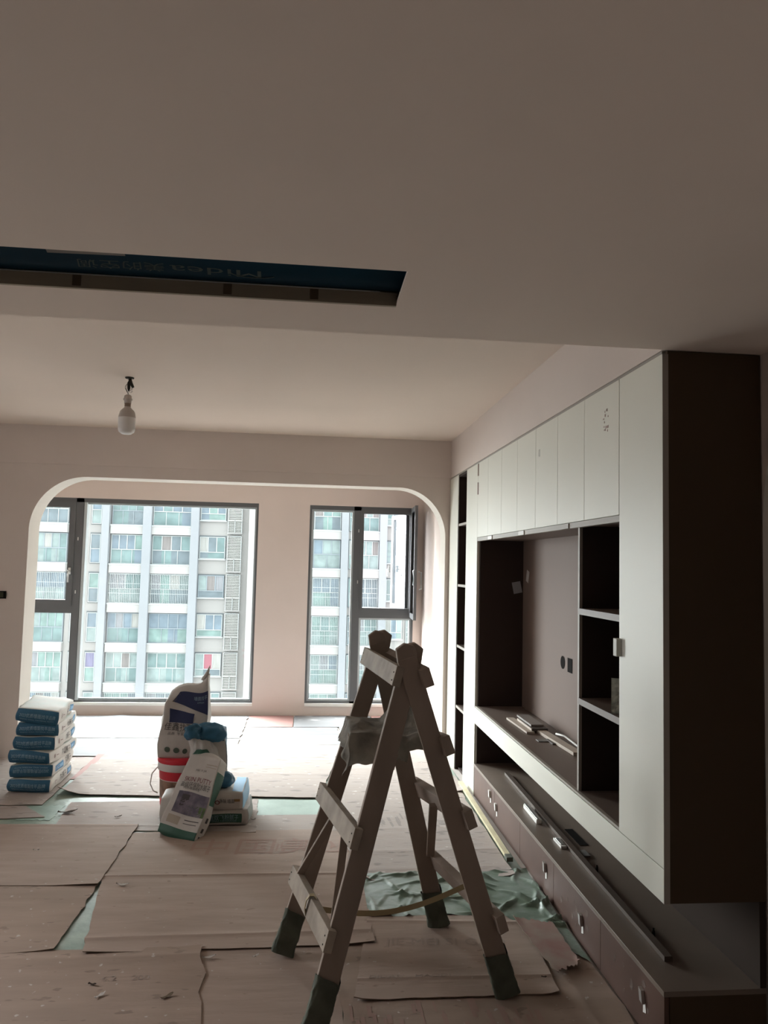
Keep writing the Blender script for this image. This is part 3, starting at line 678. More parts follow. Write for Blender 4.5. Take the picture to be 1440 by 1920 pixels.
tag(b.build('draped_cloth', origin=(.375, 3.13, zs+.03)), 'crumpled dark grey cloth draped over the seat board of the ladder', 'cloth')

# ------------------------------------------------------------------ hanging bulb
bx_, by_ = -1.147, 4.756
lb = thing('light_bulb', (bx_, by_, ZH), 'bare white bulb hanging by thin wires from the higher ceiling', 'light bulb')
b = MB(); b.lathe((bx_, by_, 2.425), [(0, 0), (.028, .004), (.046, .016), (.0515, .035), (.052, .105)], BULBM); b.build('bulb_diffuser', lb)
b = MB(); b.lathe((bx_, by_, 2.53), [(.052, 0), (.052, .004), (.045, .035), (.040, .045), (.022, .062), (.017, .070)], BULBH); b.build('bulb_housing', lb, label='grey-beige upper housing')
b = MB(); b.lathe((bx_, by_, 2.60), [(.0185, 0), (.0195, .006), (.0185, .012), (.0195, .018), (.019, .02)], BRASS)
b.build('screw_cap', lb)
b = MB(); b.lathe((bx_, by_, 2.62), [(.021, 0), (.022, .018), (.028, .022), (.027, .030), (.023, .036), (.022, .048), (.010, .056), (0, .058)], BULBH); b.build('lamp_socket', lb)
b = MB(); z0 = 2.678
for dx, dy in ((-.016, 0), (.004, .01), (-.010, -.01)):
    b.tube([(bx_, by_, z0), (bx_+dx, by_+dy, z0+.03), (bx_+dx*1.1, by_+dy, z0+.055), (bx_+.005, by_, z0+.085)], .0014, WIREG, 6)
b.tube([(bx_+.020*math.cos(t), by_, 2.722+.024*math.sin(t)) for t in [math.pi*(.85+i*.1) for i in range(14)]], .0014, WIREG, 6)
b.tube([(bx_+.018, by_, 2.735), (bx_+.024, by_, 2.712), (bx_+.014, by_, 2.688), (bx_+.026, by_, 2.698)], .0014, WIREG, 6)
b.build('wire', lb)
b = MB(); b.tube([(bx_+.002, by_, 2.70), (bx_+.002, by_, 2.715), (bx_+.001, by_, 2.75), (bx_+.004, by_, 2.784)], [.004, .009, .010, .008], WIRE, 8)
b.tube([(bx_+.006, by_, 2.775), (bx_+.014, by_, 2.75), (bx_+.028, by_, 2.722)], [.010, .010, .008], WIRE, 8)
b.lathe((bx_+.004, by_, 2.776), [(0, 0), (.026, .002), (.028, .008)], WIRE, 16); b.build('taped_wire_ends', lb)

# ------------------------------------------------------------------ cabinets
YN, YD, YS, YF, YK, YG = 2.553, 2.93, 3.437, 5.51, 5.91, 6.25
FT = .020                       # front thickness
zb_, zt_, zs_, zo_ = .52, ZL-.014, .646, 1.872
cab = thing('hanging_cabinet', ((XC+XR)/2, (YN+YF)/2, zb_), 'wide wall-hung cabinet with white doors, dark end panel and open niches', 'cabinet')
X0 = XC+FT
b = MB(); b.box(X0+.001, XR-.005, YN+.001, YN+.019, zb_, ZL-.001, DARK); b.build('end_panel', cab, label='near-black brown end panel')
b = MB(); b.box(X0+.001, XR-.01, YD-.018, YD, zs_-.02, zo_+.012, DARKIN); b.box(X0-.004, XC+.03, YD-.020, YD+.001, zs_-.02, zo_+.018, EDGE); b.build('upright_panel', cab)
b = MB(); b.box(X0+.001, XR-.03, YS-.018, YS, zs_, zo_-.012, DARKIN); b.box(X0-.004, XC+.03, YS-.019, YS+.001, zs_, zo_-.010, EDGE); b.build('upright_panel', cab)
b = MB(); b.box(X0+.001, XR-.01, YF-.02, YF, zb_, zt_, DARKIN); b.build('side_panel', cab)
b = MB(); b.box(XR-.028, XR-.01, YS, YF-.02, zs_, zo_, BACKP)
b.build('back_panel', cab)
b = MB(); b.box(XR-.030, XR-.012, YN+.02, YS-.018, zb_+.01, zo_, DARKIN); b.box(XR-.025, XR-.01, YN+.02, YF-.02, zo_, zt_, DARKIN); b.build('niche_back', cab)
b = MB(); b.box(X0+.001, XR-.03, YD, YF-.02, zo_-.012, zo_+.012, SHELFM); b.box(XC+.002, X0+.01, YD, YF-.001, zo_-.02, zo_+.006, EDGE); b.build('top_panel', cab)
b = MB(); b.box(X0+.001, XR-.012, YN+.02, YF-.02, zt_-.018, zt_, DARKIN); b.build('roof_panel', cab)
b = MB(); b.box(X0+.001, XR-.03, YN+.02, YF-.02, zs_-.02, zs_, SHELFM); b.box(XC+.004, X0+.002, YD, YF-.002, zs_-.010, zs_+.000, EDGE); b.build('niche_floor', cab)
b = MB(); b.box(X0+.001, XR-.01, YN+.02, YF-.02, zb_, zb_+.018, DARKIN); b.build('bottom_panel', cab)
for z in (1.462, 1.052):
    b = MB(); b.box(XC+.012, XR-.03, YD, YS-.018, z-.014, z+.014, SHELFM); b.build('shelf', cab)
b = MB(); b.box(XC, X0, YN, YF, zb_, zs_-.012, DOORW); b.build('bottom_fascia', cab, bevel=.001)
b = MB(); b.box(XC, X0+.0, YN, YD-.002, zs_-.009, zt_, DOORW); td = b.build('door', cab, bevel=.001, label='tall white door at the near end')
b = MB(); b.box(XC+.0004, X0+.002, YN-.002, YN+.002, zb_, zt_, EDGE); b.build('edge_strip', cab)
b = MB(); b.box(XC-.022, XC-.001, YD-.028, YD+.006, 1.315, 1.385, mat('clear_clip', (.55, .53, .46), .3, alpha=.8)); b.build('handle_clip', td, bevel=.002)
ye = [YD+.001, 3.321, 3.695, 4.067, 4.44, 4.815, 5.185, YF]
doors = []
for i in range(7):
    b = MB(); b.box(XC, X0, ye[i]+.0015, ye[i+1]-.0015, zo_+.008, zt_, DOORW)
    doors.append(b.build('door', cab, bevel=.001))
def decal(parent, name, x, y, z, pts, M):
    b = MB()
    for (dy, dz, w, h) in pts: b.box(x-.0012, x, y+dy, y+dy+w, z+dz, z+dz+h, M)
    return b.build(name, parent)
rnd = random.Random(5)
decal(doors[0], 'adhesive_residue', XC, 3.04, 2.235, [(rnd.uniform(0, .05), rnd.uniform(0, .10), rnd.uniform(.004, .012), rnd.uniform(.004, .012)) for _ in range(14)], mat('residue', (.52, .40, .36), .8))
decal(doors[2], 'adhesive_residue', XC, 3.99, 2.27, [(.0, 0, .004, .04), (.02, .004, .004, .035), (.004, .036, .014, .004), (.004, 0, .014, .004)], mat('residue_pale', (.62, .6, .55), .8))
b = MB()
for z in (2.20, 2.34): b.box(XC-.004, XC, YF-.022, YF-.001, z, z+.09, mat('peeled_edge', (.30, .22, .19), .8))
b.build('peeled_film', doors[6])
for y in (3.52, 4.28, 5.05):
    b = MB(); b.box(XC-.004, XC+.016, y, y+.11, zo_-.020, zo_+.004, STICK if y > 3.6 else EDGE); b.build('clear_tape', cab)
def card(x0, y0, w, h, z, rot, axis, M=SHARD):
    """small card stuck on a panel"""
    b = MB(); ca, sa = math.cos(rot), math.sin(rot)
    P = [(a*ca-c*sa, a*sa+c*ca) for a, c in ((-w/2, -h/2), (w/2, -h/2), (w/2, h/2), (-w/2, h/2))]
    f = (lambda a, c, d: (x0+a, y0+d, z+c)) if axis == 'y' else (lambda a, c, d: (x0+d, y0+a, z+c))
    b.prism(P, f, -.001, 0.0, M); return b.build('paper_label', cab)
card(1.545, YF-.0215, .065, .085, 1.515, .2, 'y')
card(XR-.0295, 5.37, .06, .085, 1.60, .3, 'x', mat('label_pale', (.5, .47, .46), .6))
b = MB(); b.lathe((0, 0, 0), [(0, 0), (.04, 0)], BLACK, 24); bmesh.ops.transform(b.bm, matrix=Matrix.Translation((XR-.030, 4.60, 1.080)) @ Matrix.Rotation(math.radians(-90), 4, 'Y'), verts=b.bm.verts)
b.build('cable_hole', cab)
b = MB(); b.box(XR-.0305, XR-.029, 4.43, 4.51, 1.035, 1.12, BLACK); b.build('cable_cutout', cab)
# bay side: white column, open bookcase, filler
pan = thing('tall_cabinet', ((XC+XR)/2, (YF+YK)/2, 0), 'narrow floor-to-ceiling white cabinet door between the niches and the open bookcase', 'cabinet')
b = MB(); b.box(XC, X0, YF+.002, YK, .0, zt_, DOORW); b.build('door', pan, bevel=.001)
b = MB(); b.box(X0+.001, XR-.01, YF+.002, YF+.02, 0, zt_, DARKIN); b.box(X0+.001, XR-.01, YK-.02, YK, 0, zt_, DARKIN); b.build('carcass', pan)
bk = thing('bookcase', ((XC+XR)/2, (YK+YG)/2, 0), 'tall narrow open bookcase with dark interior and pale-edged shelves', 'bookcase')
b = MB(); b.box(XR-.03, XR-.01, YK+.001, YG-.001, 0, zt_, DARKIN); b.box(XC+.004, XR-.03, YG-.018, YG, 0, zt_, DARKIN); b.box(XC+.004, XR-.03, YK+.001, YK+.012, 0, zt_, DARKIN); b.box(XC+.004, XR-.03, YK+.012, YG-.018, zt_-.02, zt_, DARKIN)
b.box(XC+.03, XR-.03, YK+.012, YG-.018, .0, .02, DARKIN); b.build('carcass', bk)
for z in (2.010, 1.505, 1.005, .512):
    b = MB(); b.box(XC+.008, XR-.03, YK+.012, YG-.018, z-.010, z+.010, SHELFM); b.box(XC+.004, XC+.008, YK+.012, YG-.018, z-.010, z+.010, EDGE); b.build('shelf', bk)
b = MB(); b.box(XC+.10, XC+.18, YG-.0195, YG-.0185, 1.20, 1.28, SHARD); b.build('paper_label', bk)
fl = MB(); fl.box(XC, XC+.02, YG+.001, YA-.013, 0, zt_, DOORW); fl.build('filler_panel', bk, label='white filler panel')

# media console
ZC = .2334
con = thing('media_console', ((XC+XR)/2, (YN+YF)/2, 0), 'long low dark brown drawer console on the floor under the hung cabinet', 'console')
b = MB(); b.box(XC-.002, XR-.01, YN-.002, YF, ZC-.018, ZC, TOPM); b.build('top', con, bevel=.001)
b = MB(); b.box(X0+.001, XR-.01, YN, YN+.018, 0, ZC-.018, DARK); b.box(X0+.001, XR-.01, YF-.018, YF, 0, ZC-.018, DARK); b.box(X0+.02, XR-.01, YN+.02, YF-.02, 0.0, .03, DARK); b.build('carcass', con)
dy = [YN+.002, 3.118, 3.718, 4.312, 4.90, YF-.002]
marks = [(2.705, .105, 1), (3.32, .09, 1), (3.83, .118, 1), (4.835, .10, 0), (5.0, .135, 0)]
b = MB(); b.box(XR-.03, XR-.008, YN+.002, YF, ZC, zb_-.001, mat('console_back', (.05, .038, .032), .95, spec=.04)); b.build('back_panel', con)
drs = []
for i in range(5):
    b = MB(); b.box(XC+.002, X0, dy[i]+.0015, dy[i+1]-.0015, .008, ZC-.022, DRAWM); drs.append(b.build('drawer', con, bevel=.001))
for k, (y, z, t) in enumerate(marks):
    par = drs[[0, 1, 2, 3, 4][k]]
    b = MB(); x = XC+.0005
    b.prism([(-.012, -.03), (.012, -.022), (.008, .010), (-.010, .004)], lambda a, c, d: (x+d, y-a, z+c), -.0005, .001, STICK)
    b.prism([(-.006, .006), (.016, .010), (.026, .052), (.004, .048)], lambda a, c, d: (x+d, y+a, z+c), -.012, .001, STICK if t == 0 else CHROME)
    b.build('pull_tab', par, label='peeling white and silver tab')
sm = mat('dust_smudge', (.165, .115, .095), .7, .3, 40)
rnd = random.Random(11)
for i, par in enumerate(drs[:2]):
    b = MB()
    for q in range(9):
        y = rnd.uniform(dy[i]+.08, dy[i+1]-.08); z = rnd.uniform(.04, .18); w = rnd.uniform(.008, .022)
        b.prism([(w*math.cos(t)*rnd.uniform(.5, 1), w*.9*math.sin(t)*rnd.uniform(.6, 1.2)) for t in [k*math.pi/4 for k in range(8)]], lambda a, c, d: (XC+.0018+d, y+a, z+c), -.0004, .0004, sm)
    b.build('dust_marks', par)
# slat and bits on the console top
b = MB(); b.bar((1.352, 2.74, ZC+.010), (1.405, 5.20, ZC+.010), .030, .018, mat('dark_slat', (.10, .075, .06), .5), side=(1, 0, 0)); tag(b.build('trim_slat', origin=(1.38, 4, ZC)), 'long thin dark slat lying lengthwise on the console top', 'slat')
b = MB(); b.bar((1.332, 4.49, ZC+.012), (1.325, 4.21, ZC+.012), .03, .022, STICK); b.bar((1.327, 4.49, ZC+.026), (1.320, 4.21, ZC+.026), .012, .006, CHROME)
tag(b.build('metal_bracket', bevel=.001, origin=(1.33, 4.35, ZC)), 'long white metal bracket lying on the console top', 'bracket')
b = MB(); b.box(1.325, 1.356, 3.84, 3.965, ZC+.001, ZC+.014, STICK); b.box(1.33, 1.350, 3.86, 3.95, ZC+.014, ZC+.017, CHROME); tag(b.build('plastic_clip', bevel=.001, origin=(1.34, 3.9, ZC)), 'short white plastic clip on the console beside the dark slat', 'clip')
b = MB(); b.box(1.40, 1.435, 3.72, 3.80, ZC+.001, ZC+.010, mat('grey_plastic', (.22, .21, .20), .6)); tag(b.build('plastic_plate', bevel=.001, origin=(1.4, 3.76, ZC)), 'small grey plate lying behind the dark slat', 'plate')
b = MB(); b.box(1.44, 1.485, 3.88, 4.12, ZC+.0005, ZC+.003, BLACK); b.build('cable_cutout', con)
for i, (y, lab) in enumerate(((3.55, 'tiny upright black peg behind the slat, the farther of two'), (2.93, 'tiny upright black peg behind the slat, the nearer of two'))):
    b = MB(); b.lathe((1.40 if i == 0 else 1.385, y, ZC), [(0, 0), (.006, 0), (.006, .018), (.004, .022), (.004, .03), (0, .03)], BLACK, 10); tag(b.build('plastic_peg', origin=(1.39, y, ZC)), lab, 'peg')

# things in the niches
def at(o, loc, rz=0): o.location = loc; o.rotation_euler = (0, 0, rz); return o
zN = zs_+.0005
def stick(pts, w, t, M, name, label, cat='offcut'):
    b = MB(); a, c = pts; b.bar(a, c, w, t, M, side=(1, .2, 0)); return tag(b.build(name, bevel=.001, origin=a), label, cat)
stick([(1.46, 4.62, zN+.010), (1.49, 4.05, zN+.010)], .055, .018, SCRAP, 'wood_offcut', 'pale wood offcut leaning to the right end of the niche shelf')
stick([(1.375, 5.02, zN+.007), (1.385, 4.58, zN+.007)], .05, .012, SCRAP, 'wood_offcut', 'long pale offcut at the bottom of the small pile in the niche')
b = MB(); b.box(1.40, 1.50, 4.60, 4.92, zN+.014, zN+.028, mat('dark_board', (.10, .085, .075), .5)); b.box(1.395, 1.40, 4.60, 4.92, zN+.014, zN+.028, SCRAP); tag(b.build('board_offcut', origin=(1.45, 4.75, zN)), 'dark board offcut lying on the pile in the niche', 'offcut')
b = MB(); b.box(1.41, 1.49, 4.66, 4.98, zN+.0285, zN+.040, mat('grey_board', (.26, .23, .21), .5)); tag(b.build('board_offcut', origin=(1.45, 4.8, zN+.03)), 'grey board offcut, topmost of the pile in the niche', 'offcut')
b = MB(); b.box(1.43, 1.53, 4.30, 4.42, zN, zN+.008, mat('dark_board', (.10, .085, .075), .5)); tag(b.build('board_offcut', origin=(1.5, 4.3, zN)), 'thin dark offcut under the right-hand pale wood offcut', 'offcut')
b = MB(); b.box(1.37, 1.44, 4.37, 4.43, zN, zN+.004, mat('grey_plastic', (.22, .21, .20), .6)); tag(b.build('plastic_piece', origin=(1.40, 4.4, zN)), 'small flat grey piece in front of the pile in the niche', 'plastic piece')
b = MB(); b.tube([(1.50, 4.45, zN+.03), (1.535, 4.40, zN+.028), (1.545, 4.25, zN+.016), (1.55, 4.10, zN+.008), (1.54, 3.98, zN+.007), (1.53, 3.92, zN+.007)], .006, STICK); tag(b.build('white_cable', origin=(1.53, 4.2, zN)), 'short white cable curling beside the pale wood offcut', 'cable')
b = MB()
def crink(u, v):
    n = .006*noise.noise(Vector((u*5, v*9, 3)))
    return Vector((1.256+.062*u+.012*math.sin(u*math.pi)+n*.5, 3.035-.055*u+n, 1.068+.145*v))
b.grid(crink, 14, 18, mat('crinkled_wrap', (.62, .60, .52), .25, .5, 30, .8, 50, spec=.7)); bmesh.ops.solidify(b.bm, geom=b.bm.faces[:], thickness=.002)
tag(b.build('plastic_packet', origin=(1.285, 3.01, 1.067)), 'small crinkled clear plastic packet standing on the lower niche shelf', 'packet')

# black wall box beside the opening
b = MB(); b.box(-2.60, -2.512, YA-.016, YA-.001, 1.305, 1.368, BLACK); b.box(-2.585, -2.53, YA-.018, YA-.016, 1.315, 1.36, mat('olive_void', (.05, .05, .03), .8)); tag(b.build('wiring_box', origin=(-2.55, YA, 1.34)), 'small black wiring box in the wall left of the rounded opening', 'electrical box')

# ------------------------------------------------------------------ sacks
def bagf(Lx, Wy, H, seed=0, bulge=.10, pinch=.12, noisy=.006, taper=0, sq=.13):
    def f(p, e=0):
        u, v, w = p
        n = Vector(p); L = n.length; s_ = Vector(p).lerp(n/L*1.32, sq)
        th = 1-pinch*(abs(u)**4)-pinch*.6*(abs(v)**4)+bulge*(1-u*u)*(1-v*v)
        q = Vector((s_.x*Lx/2*(1+.02*(1-w*w)), s_.y*Wy/2*(1+.04*(1-w*w)), s_.z*H/2*th))
        q += Vector((noise.noise(q*7+Vector((seed, 0, 0))), noise.noise(q*7+Vector((0, seed+5, 0))), noise.noise(q*6+Vector((0, 0, seed+9)))))*noisy*2
        q.x *= 1-taper*(w+1)/2
        if e: q += Vector((u if abs(u) >= .999 else 0, v if abs(v) >= .999 else 0, w if abs(w) >= .999 else 0)).normalized()*e
        return q
    return f
FACE = {'+x': lambda a, b_: (1, a, b_), '-x': lambda a, b_: (-1, -a, b_), '+y': lambda a, b_: (-a, 1, b_), '-y': lambda a, b_: (a, -1, b_), '+z': lambda a, b_: (a, b_, 1), '-z': lambda a, b_: (-a, b_, -1)}
def bag(parent, MX, dims, mats, overlays=(), name='sack_body', seed=0, n=16, **kw):
    """mats: {'face': material or callable(a,b)}; overlays: (face, a0, a1, b0, b1, material) or ('text', face, body, a, b, size, material, width, rot)"""
    f = bagf(*dims, seed=seed, **kw); b = MB()
    dflt = mats.get('*')
    for k, F in FACE.items():
        b.grid(lambda s_, t: MX @ f(F(s_*2-1, t*2-1)), n, n, mats.get(k, dflt))
    bmesh.ops.remove_doubles(b.bm, verts=b.bm.verts, dist=.0006)
    for ov in overlays:
        if ov[0] == 'text': continue
        F = FACE[ov[0]]; a0, a1, b0, b1, M = ov[1:6]
        b.grid(lambda s_, t: MX @ f(F(a0+(a1-a0)*s_, b0+(b1-b0)*t), .0016), 10, 8, M)
    bmesh.ops.recalc_face_normals(b.bm, faces=b.bm.faces)
    dims_of = {'x': (dims[1], dims[2]), 'y': (dims[0], dims[2]), 'z': (dims[0], dims[1])}
    for ov in overlays:
        if ov[0] != 'text': continue
        _, face, body, a, c, size, M, width, rot = ov; F = FACE[face]; da, db = dims_of[face[1]]; ca, sa = math.cos(rot), math.sin(rot)
        b.text(body, size, lambda x, y: MX @ f(F(a+(x*ca-y*sa)/(da/2), c+(x*sa+y*ca)/(db/2)), .0034), M, width)
    return b.build(name, parent, recalc=False)
T = Matrix.Translation
RX = lambda a: Matrix.Rotation(math.radians(a), 4, 'X'); RY = lambda a: Matrix.Rotation(math.radians(a), 4, 'Y'); RZ = lambda a: Matrix.Rotation(math.radians(a), 4, 'Z')
pos = ['bottom', 'second from the bottom', 'third from the bottom', 'fourth from the bottom', 'second from the top', 'topmost']
offs = [(0, 0, 0), (.004, .01, 2), (.010, 0, -3), (.012, .01, 2), (.018, .02, 4), (.010, -.01, 7)]
for i in range(6):
    dx, dyy, rz = offs[i]; h = .103; z = .011+.0955*(i+.5)
    loc = (-1.905+dx, 5.875+dyy, z)
    t_ = thing('filler_sack', (loc[0], loc[1], z-h/2), 'white sack with dark blue end, %s in the stack of six' % pos[i], 'sack', 'sacks in the tall stack of six at left')
    MX = T(loc) @ RZ(rz) @ RY((0, 0, 3, 2, 4, 7)[i])
    rot = math.pi if i == 1 else 0
    yb = -.45 if i == 1 else .45
    bag(t_, MX, (.285, .52, .093 if i < 5 else .100), {'*': BAGW, '-y': BLUE, '-x': BAGW, '+z': mat('sack_top', (.62, .58, .53), .6, .15, 5, .2, 20, c2=(.55, .60, .56))}, seed=i*3, pinch=.06, bulge=.08, overlays=[
        ('+x', .42 if i != 1 else -.75, .86 if i != 1 else -.15, -.5, .55, LBLUE), ('text', '+x', '内墙腻子', .05 if i != 1 else .35, 0, .055, TEXTD, .13, 0), ('text', '+x', '8 一', -.55, 0, .05, MAROON, .06, 0),
        ('+x', .48 if i != 1 else -.69, .80 if i != 1 else -.21, -.22, .25, SKYB),
        ('text', '-y', '2023优质墙面找平品牌', 0, .1, .030, TEXTL, .235, rot), ('text', '-y', 'BEIJING WALL MATERIAL PUTTY', 0, -.42 if i != 1 else .6, .012, TEXTL, .22, rot)])
# bucket
bc = (-.80, 5.27, .013)
bu = thing('paint_bucket', bc, 'red and white plastic bucket with a tall sack standing on it', 'bucket')
b = MB(); b.lathe(bc, [(0, 0), (.132, 0), (.137, .03), (.140, .075), (.145, .20), (.147, .205), (.151, .27), (.153, .335)], [BUCK, BUCK, RED, mat('bucket_picture', (.35, .20, .14), .5, .5, 18), BUCK, RED, BUCK], 40); b.build('bucket_body', bu)
b = MB(); b.lathe(bc, [(.150, .262), (.160, .265), (.160, .30), (.156, .33)], BUCK, 40); b.lathe(bc, [(.160, .312), (.163, .316), (.163, .338), (.150, .345), (0, .345)], RED, 40); b.build('lid', bu, label='red lid')
b = MB(); b.tube([(bc[0]-.158, bc[1]-.02, bc[2]+.27), (bc[0]-.19, bc[1]-.04, bc[2]+.23), (bc[0]-.195, bc[1]-.06, bc[2]+.17), (bc[0]-.17, bc[1]-.08, bc[2]+.13), (bc[0]-.14, bc[1]-.09, bc[2]+.12)], .004, BUCK, 8); b.build('handle', bu)
# tall sack standing on the bucket
zt0 = bc[2]+.346
ts = thing('plaster_sack', (-.80, 5.27, zt0), 'tall upright white sack with navy print standing on the red bucket', 'sack')
def taper(p):      # narrower top, one corner drawn up to a point
    return p
MX = T((-.80, 5.27, zt0+.235)) @ RZ(2)
f_ = bagf(.315, .18, .47, seed=4, pinch=.0, bulge=.04, noisy=.012)
def tall(p, e=0):
    q = f_(p, e); u, v, w = p; t = (w+1)/2
    k = 1-.22*t**1.6; q.x = q.x*k+.035*t*t; q.y *= (1-.55*t**3)
    if w > .5: q.z += .07*(w-.5)*2*max(0, u)**3 - .06*(w-.5)*2*max(0, -u)**2
    return q
b = MB()
for k, F in FACE.items(): b.grid(lambda s_, t: MX @ tall(F(s_*2-1, t*2-1)), 24, 24, BAGG)
bmesh.ops.remove_doubles(b.bm, verts=b.bm.verts, dist=.0006)
def patch(pl, M):
    # quad patch on the front face with curved blend
    (a0, b0), (a1, b1), (a2, b2), (a3, b3) = pl
    def g(s_, t):
        a = (a0*(1-s_)+a1*s_)*(1-t)+(a3*(1-s_)+a2*s_)*t; c = (b0*(1-s_)+b1*s_)*(1-t)+(b3*(1-s_)+b2*s_)*t
        return MX @ tall((a, -1, c), .003)
    b.grid(g, 12, 8, M)
patch([(-.62, .56), (.99, .18), (.99, .72), (-.40, .83)], NAVY); patch([(-.70, -.02), (.45, -.02), (.45, .22), (-.70, .36)], NAVY)
patch([(-.66, .55), (-.35, .50), (-.25, .72), (-.42, .80)], mat('emblem_gold', (.25, .21, .14), .5))
bmesh.ops.recalc_face_normals(b.bm, faces=b.bm.faces)
tx = lambda a, c: (lambda x, y: MX @ tall((max(-.99, min(.99, a+x/.157)), -1, c+y/.235), .006))
b.text('佳鑫找平石', .055, tx(-.10, -.15), TEXTD, .23); b.text('JIAXIN ZHAOPING', .014, tx(.0, -.26), TEXTD, .10); b.text('品质  专家', .02, tx(-.35, -.33), TEXTD); b.text('墙面找平', .026, tx(.62, .60), TEXTL); b.text('GYPSUM', .014, tx(.62, .50), TEXTL)
for a in (-.55, -.22, .12):
    b.prism([(.017*math.cos(t*math.pi/8), .017*math.sin(t*math.pi/8)) for t in range(16)], lambda p, q, d: MX @ (tall((a+p/.157, -1, -.78+q/.235), .003+d)), 0, .002, mat('stamp_ink', (.09, .12, .09), .6))
b.build('sack_body', ts, recalc=False)
b = MB(); tip = MX @ tall((.96, -.2, .98)); b.tube([tip-Vector((.03, 0, .03)), tip+Vector((-.005, 0, .02)), tip+Vector((.01, 0, .07))], [.02, .012, .002], BAGG, 8); b.build('twisted_corner', ts)
# two flat sacks
ws = thing('putty_sack', (-.50, 5.06, .013), 'white sack with dark green printed side, lowest of the flat pair behind the leaning sack', 'sack')
bag(ws, T((-.53, 5.08, .013+.047)) @ RZ(1), (.40, .36, .092), {'*': BAGG, '+x': mat('bag_grey_side', (.30, .33, .32), .6)}, seed=2, pinch=.05, overlays=[('-y', -.45, .80, -.65, .5, GRN), ('text', '-y', '内墙双飞粉腻子', .18, .0, .034, TEXTL, .20, 0), ('text', '-y', 'JINGPIN NEIQIANG', .18, -.42, .013, TEXTL, .18, 0)])
ws = thing('putty_sack', (-.50, 5.06, .106), 'white sack with light blue corner lying flat on the green-printed sack', 'sack')
bag(ws, T((-.54, 5.07, .105+.062)) @ RZ(-1), (.37, .36, .118), {'*': BAGG, '+x': SKYB, '-y': lambda a, c: BAGG}, seed=6, pinch=.05, overlays=[('+z', .60, .97, -.9, .9, SKYB), ('text', '-y', '净味 墙面', .45, -.02, .03, TEXTD, .10, 0), ('text', '-y', 'oo', .02, -.08, .06, MAROON, .07, 0), ('-y', .70, .90, -.05, .25, mat('label_gold', (.30, .18, .08), .5))])
# blue sack standing behind, with film over it
bs = thing('blue_sack', (-.59, 5.09, .232), 'slumped blue and white sack standing behind the leaning sack, under clear film', 'sack')
MXb = T((-.600, 5.10, .232+.172)) @ RY(-3)
bag(bs, MXb, (.19, .14, .34), {'*': BAGG, '+x': BLUE, '+z': CYANB}, seed=8, noisy=.012, pinch=.0, overlays=[('-y', -.95, .95, .52, .97, CYANB), ('+x', -.9, .9, -.6, .9, CYANB), ('text', '+x', 'PUTTY', 0, .2, .05, TEXTL, .12, 1.57)])
def lump(b, c, r, M, seed=0, rough_=.22):
    c = Vector(c)
    def f(u, v):
        a, t = u*2*math.pi, (v-.5)*math.pi; d = Vector((math.cos(a)*math.cos(t), math.sin(a)*math.cos(t), math.sin(t)))
        k = 1+rough_*noise.noise(d*1.6+Vector((seed, 0, 0)))*2+.12*abs(noise.noise(d*4+Vector((0, seed, 0))))
        return c+Vector((d.x*r[0]*k, d.y*r[1]*k, d.z*r[2]*k))
    b.grid(f, 32, 20, M); return b
b = MB(); lump(b, (-.705, 5.0, .565), (.060, .05, .045), CYANB, 3); b.build('gathered_corner', bs)
b = MB(); lump(b, (-.585, 5.03, .555), (.085, .06, .055), CYANB, 7, .15); b.build('gathered_corner', bs)
b = MB(); lump(b, (-.500, 4.98, .270), (.070, .06, .05), CYANB, 5, .12); tag(b.build('blue_bundle', origin=(-.50, 4.98, .23)), 'small blue plastic bundle resting on the flat sacks', 'bundle')
b = MB()
def drape(u, v):          # ridged film, from the neck at upper left down over the sack to its lower right
    a = -1.5+u*2.9; r = .118+.022*noise.noise(Vector((u*4, v*3, 1)))+.010*math.sin(u*34+v*10)*(.4+v)+.006*noise.noise(Vector((u*22, v*9, 2)))
    cx = -.655+.075*v; x = cx+r*math.sin(a)*(.70+.35*v); y = 5.075-r*math.cos(a)*(.75+.15*v)
    return Vector((x, y, .545-.30*v-.05*u*(1-v)+.02*noise.noise(Vector((u*5, v*3, 8)))))
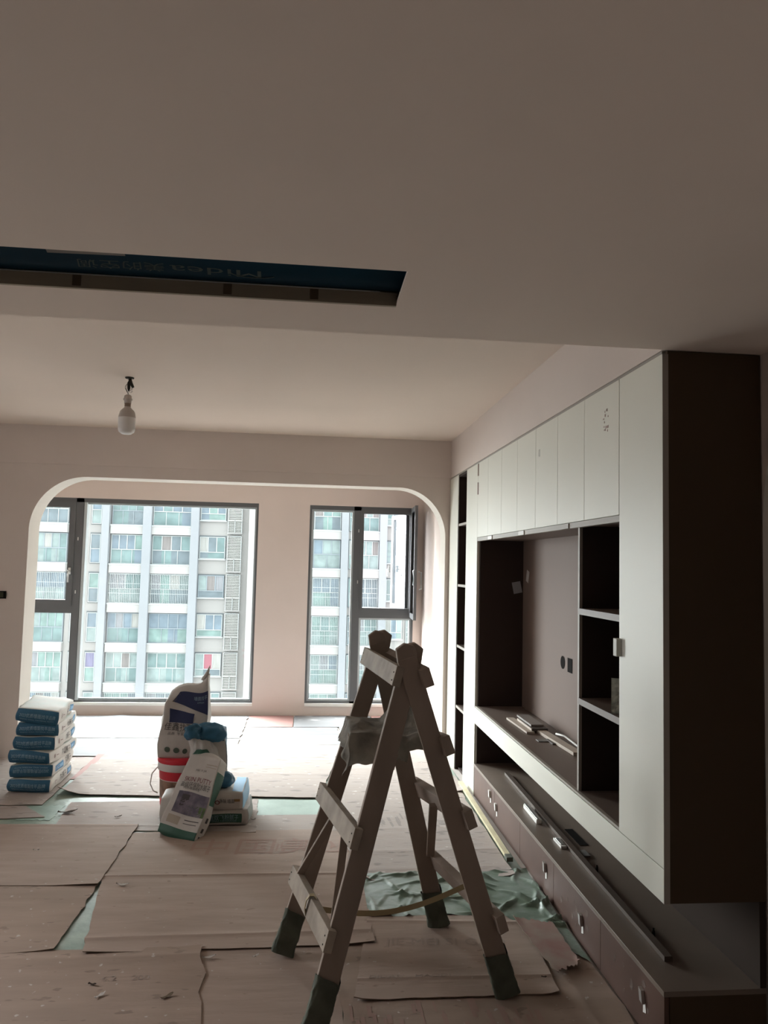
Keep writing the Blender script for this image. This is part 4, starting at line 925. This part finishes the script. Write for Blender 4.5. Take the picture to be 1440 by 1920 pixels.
b.grid(drape, 60, 30, FILM); tag(b.build('plastic_film', origin=(-.63, 5.09, .4)), 'crinkled clear plastic film wrapped around the slumped blue sack', 'plastic film')
# sack lying behind the leaning one
bk2 = thing('putty_sack', (-.74, 5.02, .013), 'dusty sack with dark green side slumped on the floor between bucket and leaning sack', 'sack')
bag(bk2, T((-.745, 4.985, .012+.095)) @ RX(8), (.24, .15, .19), {'*': BAGG, '-x': GRN}, seed=12, pinch=.10)
# leaning sack in front
ln = thing('putty_sack', (-.71, 4.70, .013), 'white sack with a picture print and green base leaning on the bucket', 'sack')
# local frame: x across, y thickness, z along the height; tilt back
MXl = T((-.735, 4.685, .018)) @ RZ(-22) @ RX(-31) @ RY(6) @ T((-.004, .045, .245))
gb = lambda a, c: GRN if c < .10 else BAGG
bag(ln, MXl, (.272, .09, .48), {'*': BAGG, '-y': gb, '-x': BAGG, '+x': BAGG, '-z': GRN}, seed=15, pinch=.0, bulge=.12, noisy=.007, n=30, taper=.17, sq=.06, overlays=[
    ('-y', -.70, .95, -.45, .08, PURP), ('-y', -.05, .95, -.45, -.20, GRNP), ('-y', -.75, -.10, -.72, -.52, TAN), ('-y', .15, .85, -.57, -.55, TEXTD), ('-y', .15, .80, -.65, -.635, TEXTD), ('-y', .2, .95, .80, .82, TAN), ('-y', .2, .9, .74, .755, TAN), ('-y', -.45, -.05, -.28, .0, mat('picture_sofa', (.07, .06, .06), .6)),
    ('text', '-y', 'SKIN PUTTY', .10, .40, .040, MAROON, .205, 0), ('text', '-y', '高级环保耐水腻子', .08, .25, .036, TEXTD, .22, 0), ('text', '-y', '内外墙通用型', -.10, .165, .018, TEXTD, .12, 0), ('text', '-y', 'MEI YI JIA', .05, .64, .018, TEXTD, .08, 0),
    ('+x', -.9, .9, -.1, .7, GRN), ('+x', -.3, .3, -.75, -.65, TEXTD), ('+x', -.3, .3, -.52, -.40, TEXTD), ('+x', -.3, .3, -.92, -.85, TEXTD)])
b = MB(); b.lathe((-.640, 4.99, .425), [(0, .035), (.035, .03), (.055, .005), (.05, -.03)], GRN, 16); b.build('green_flap', ln)
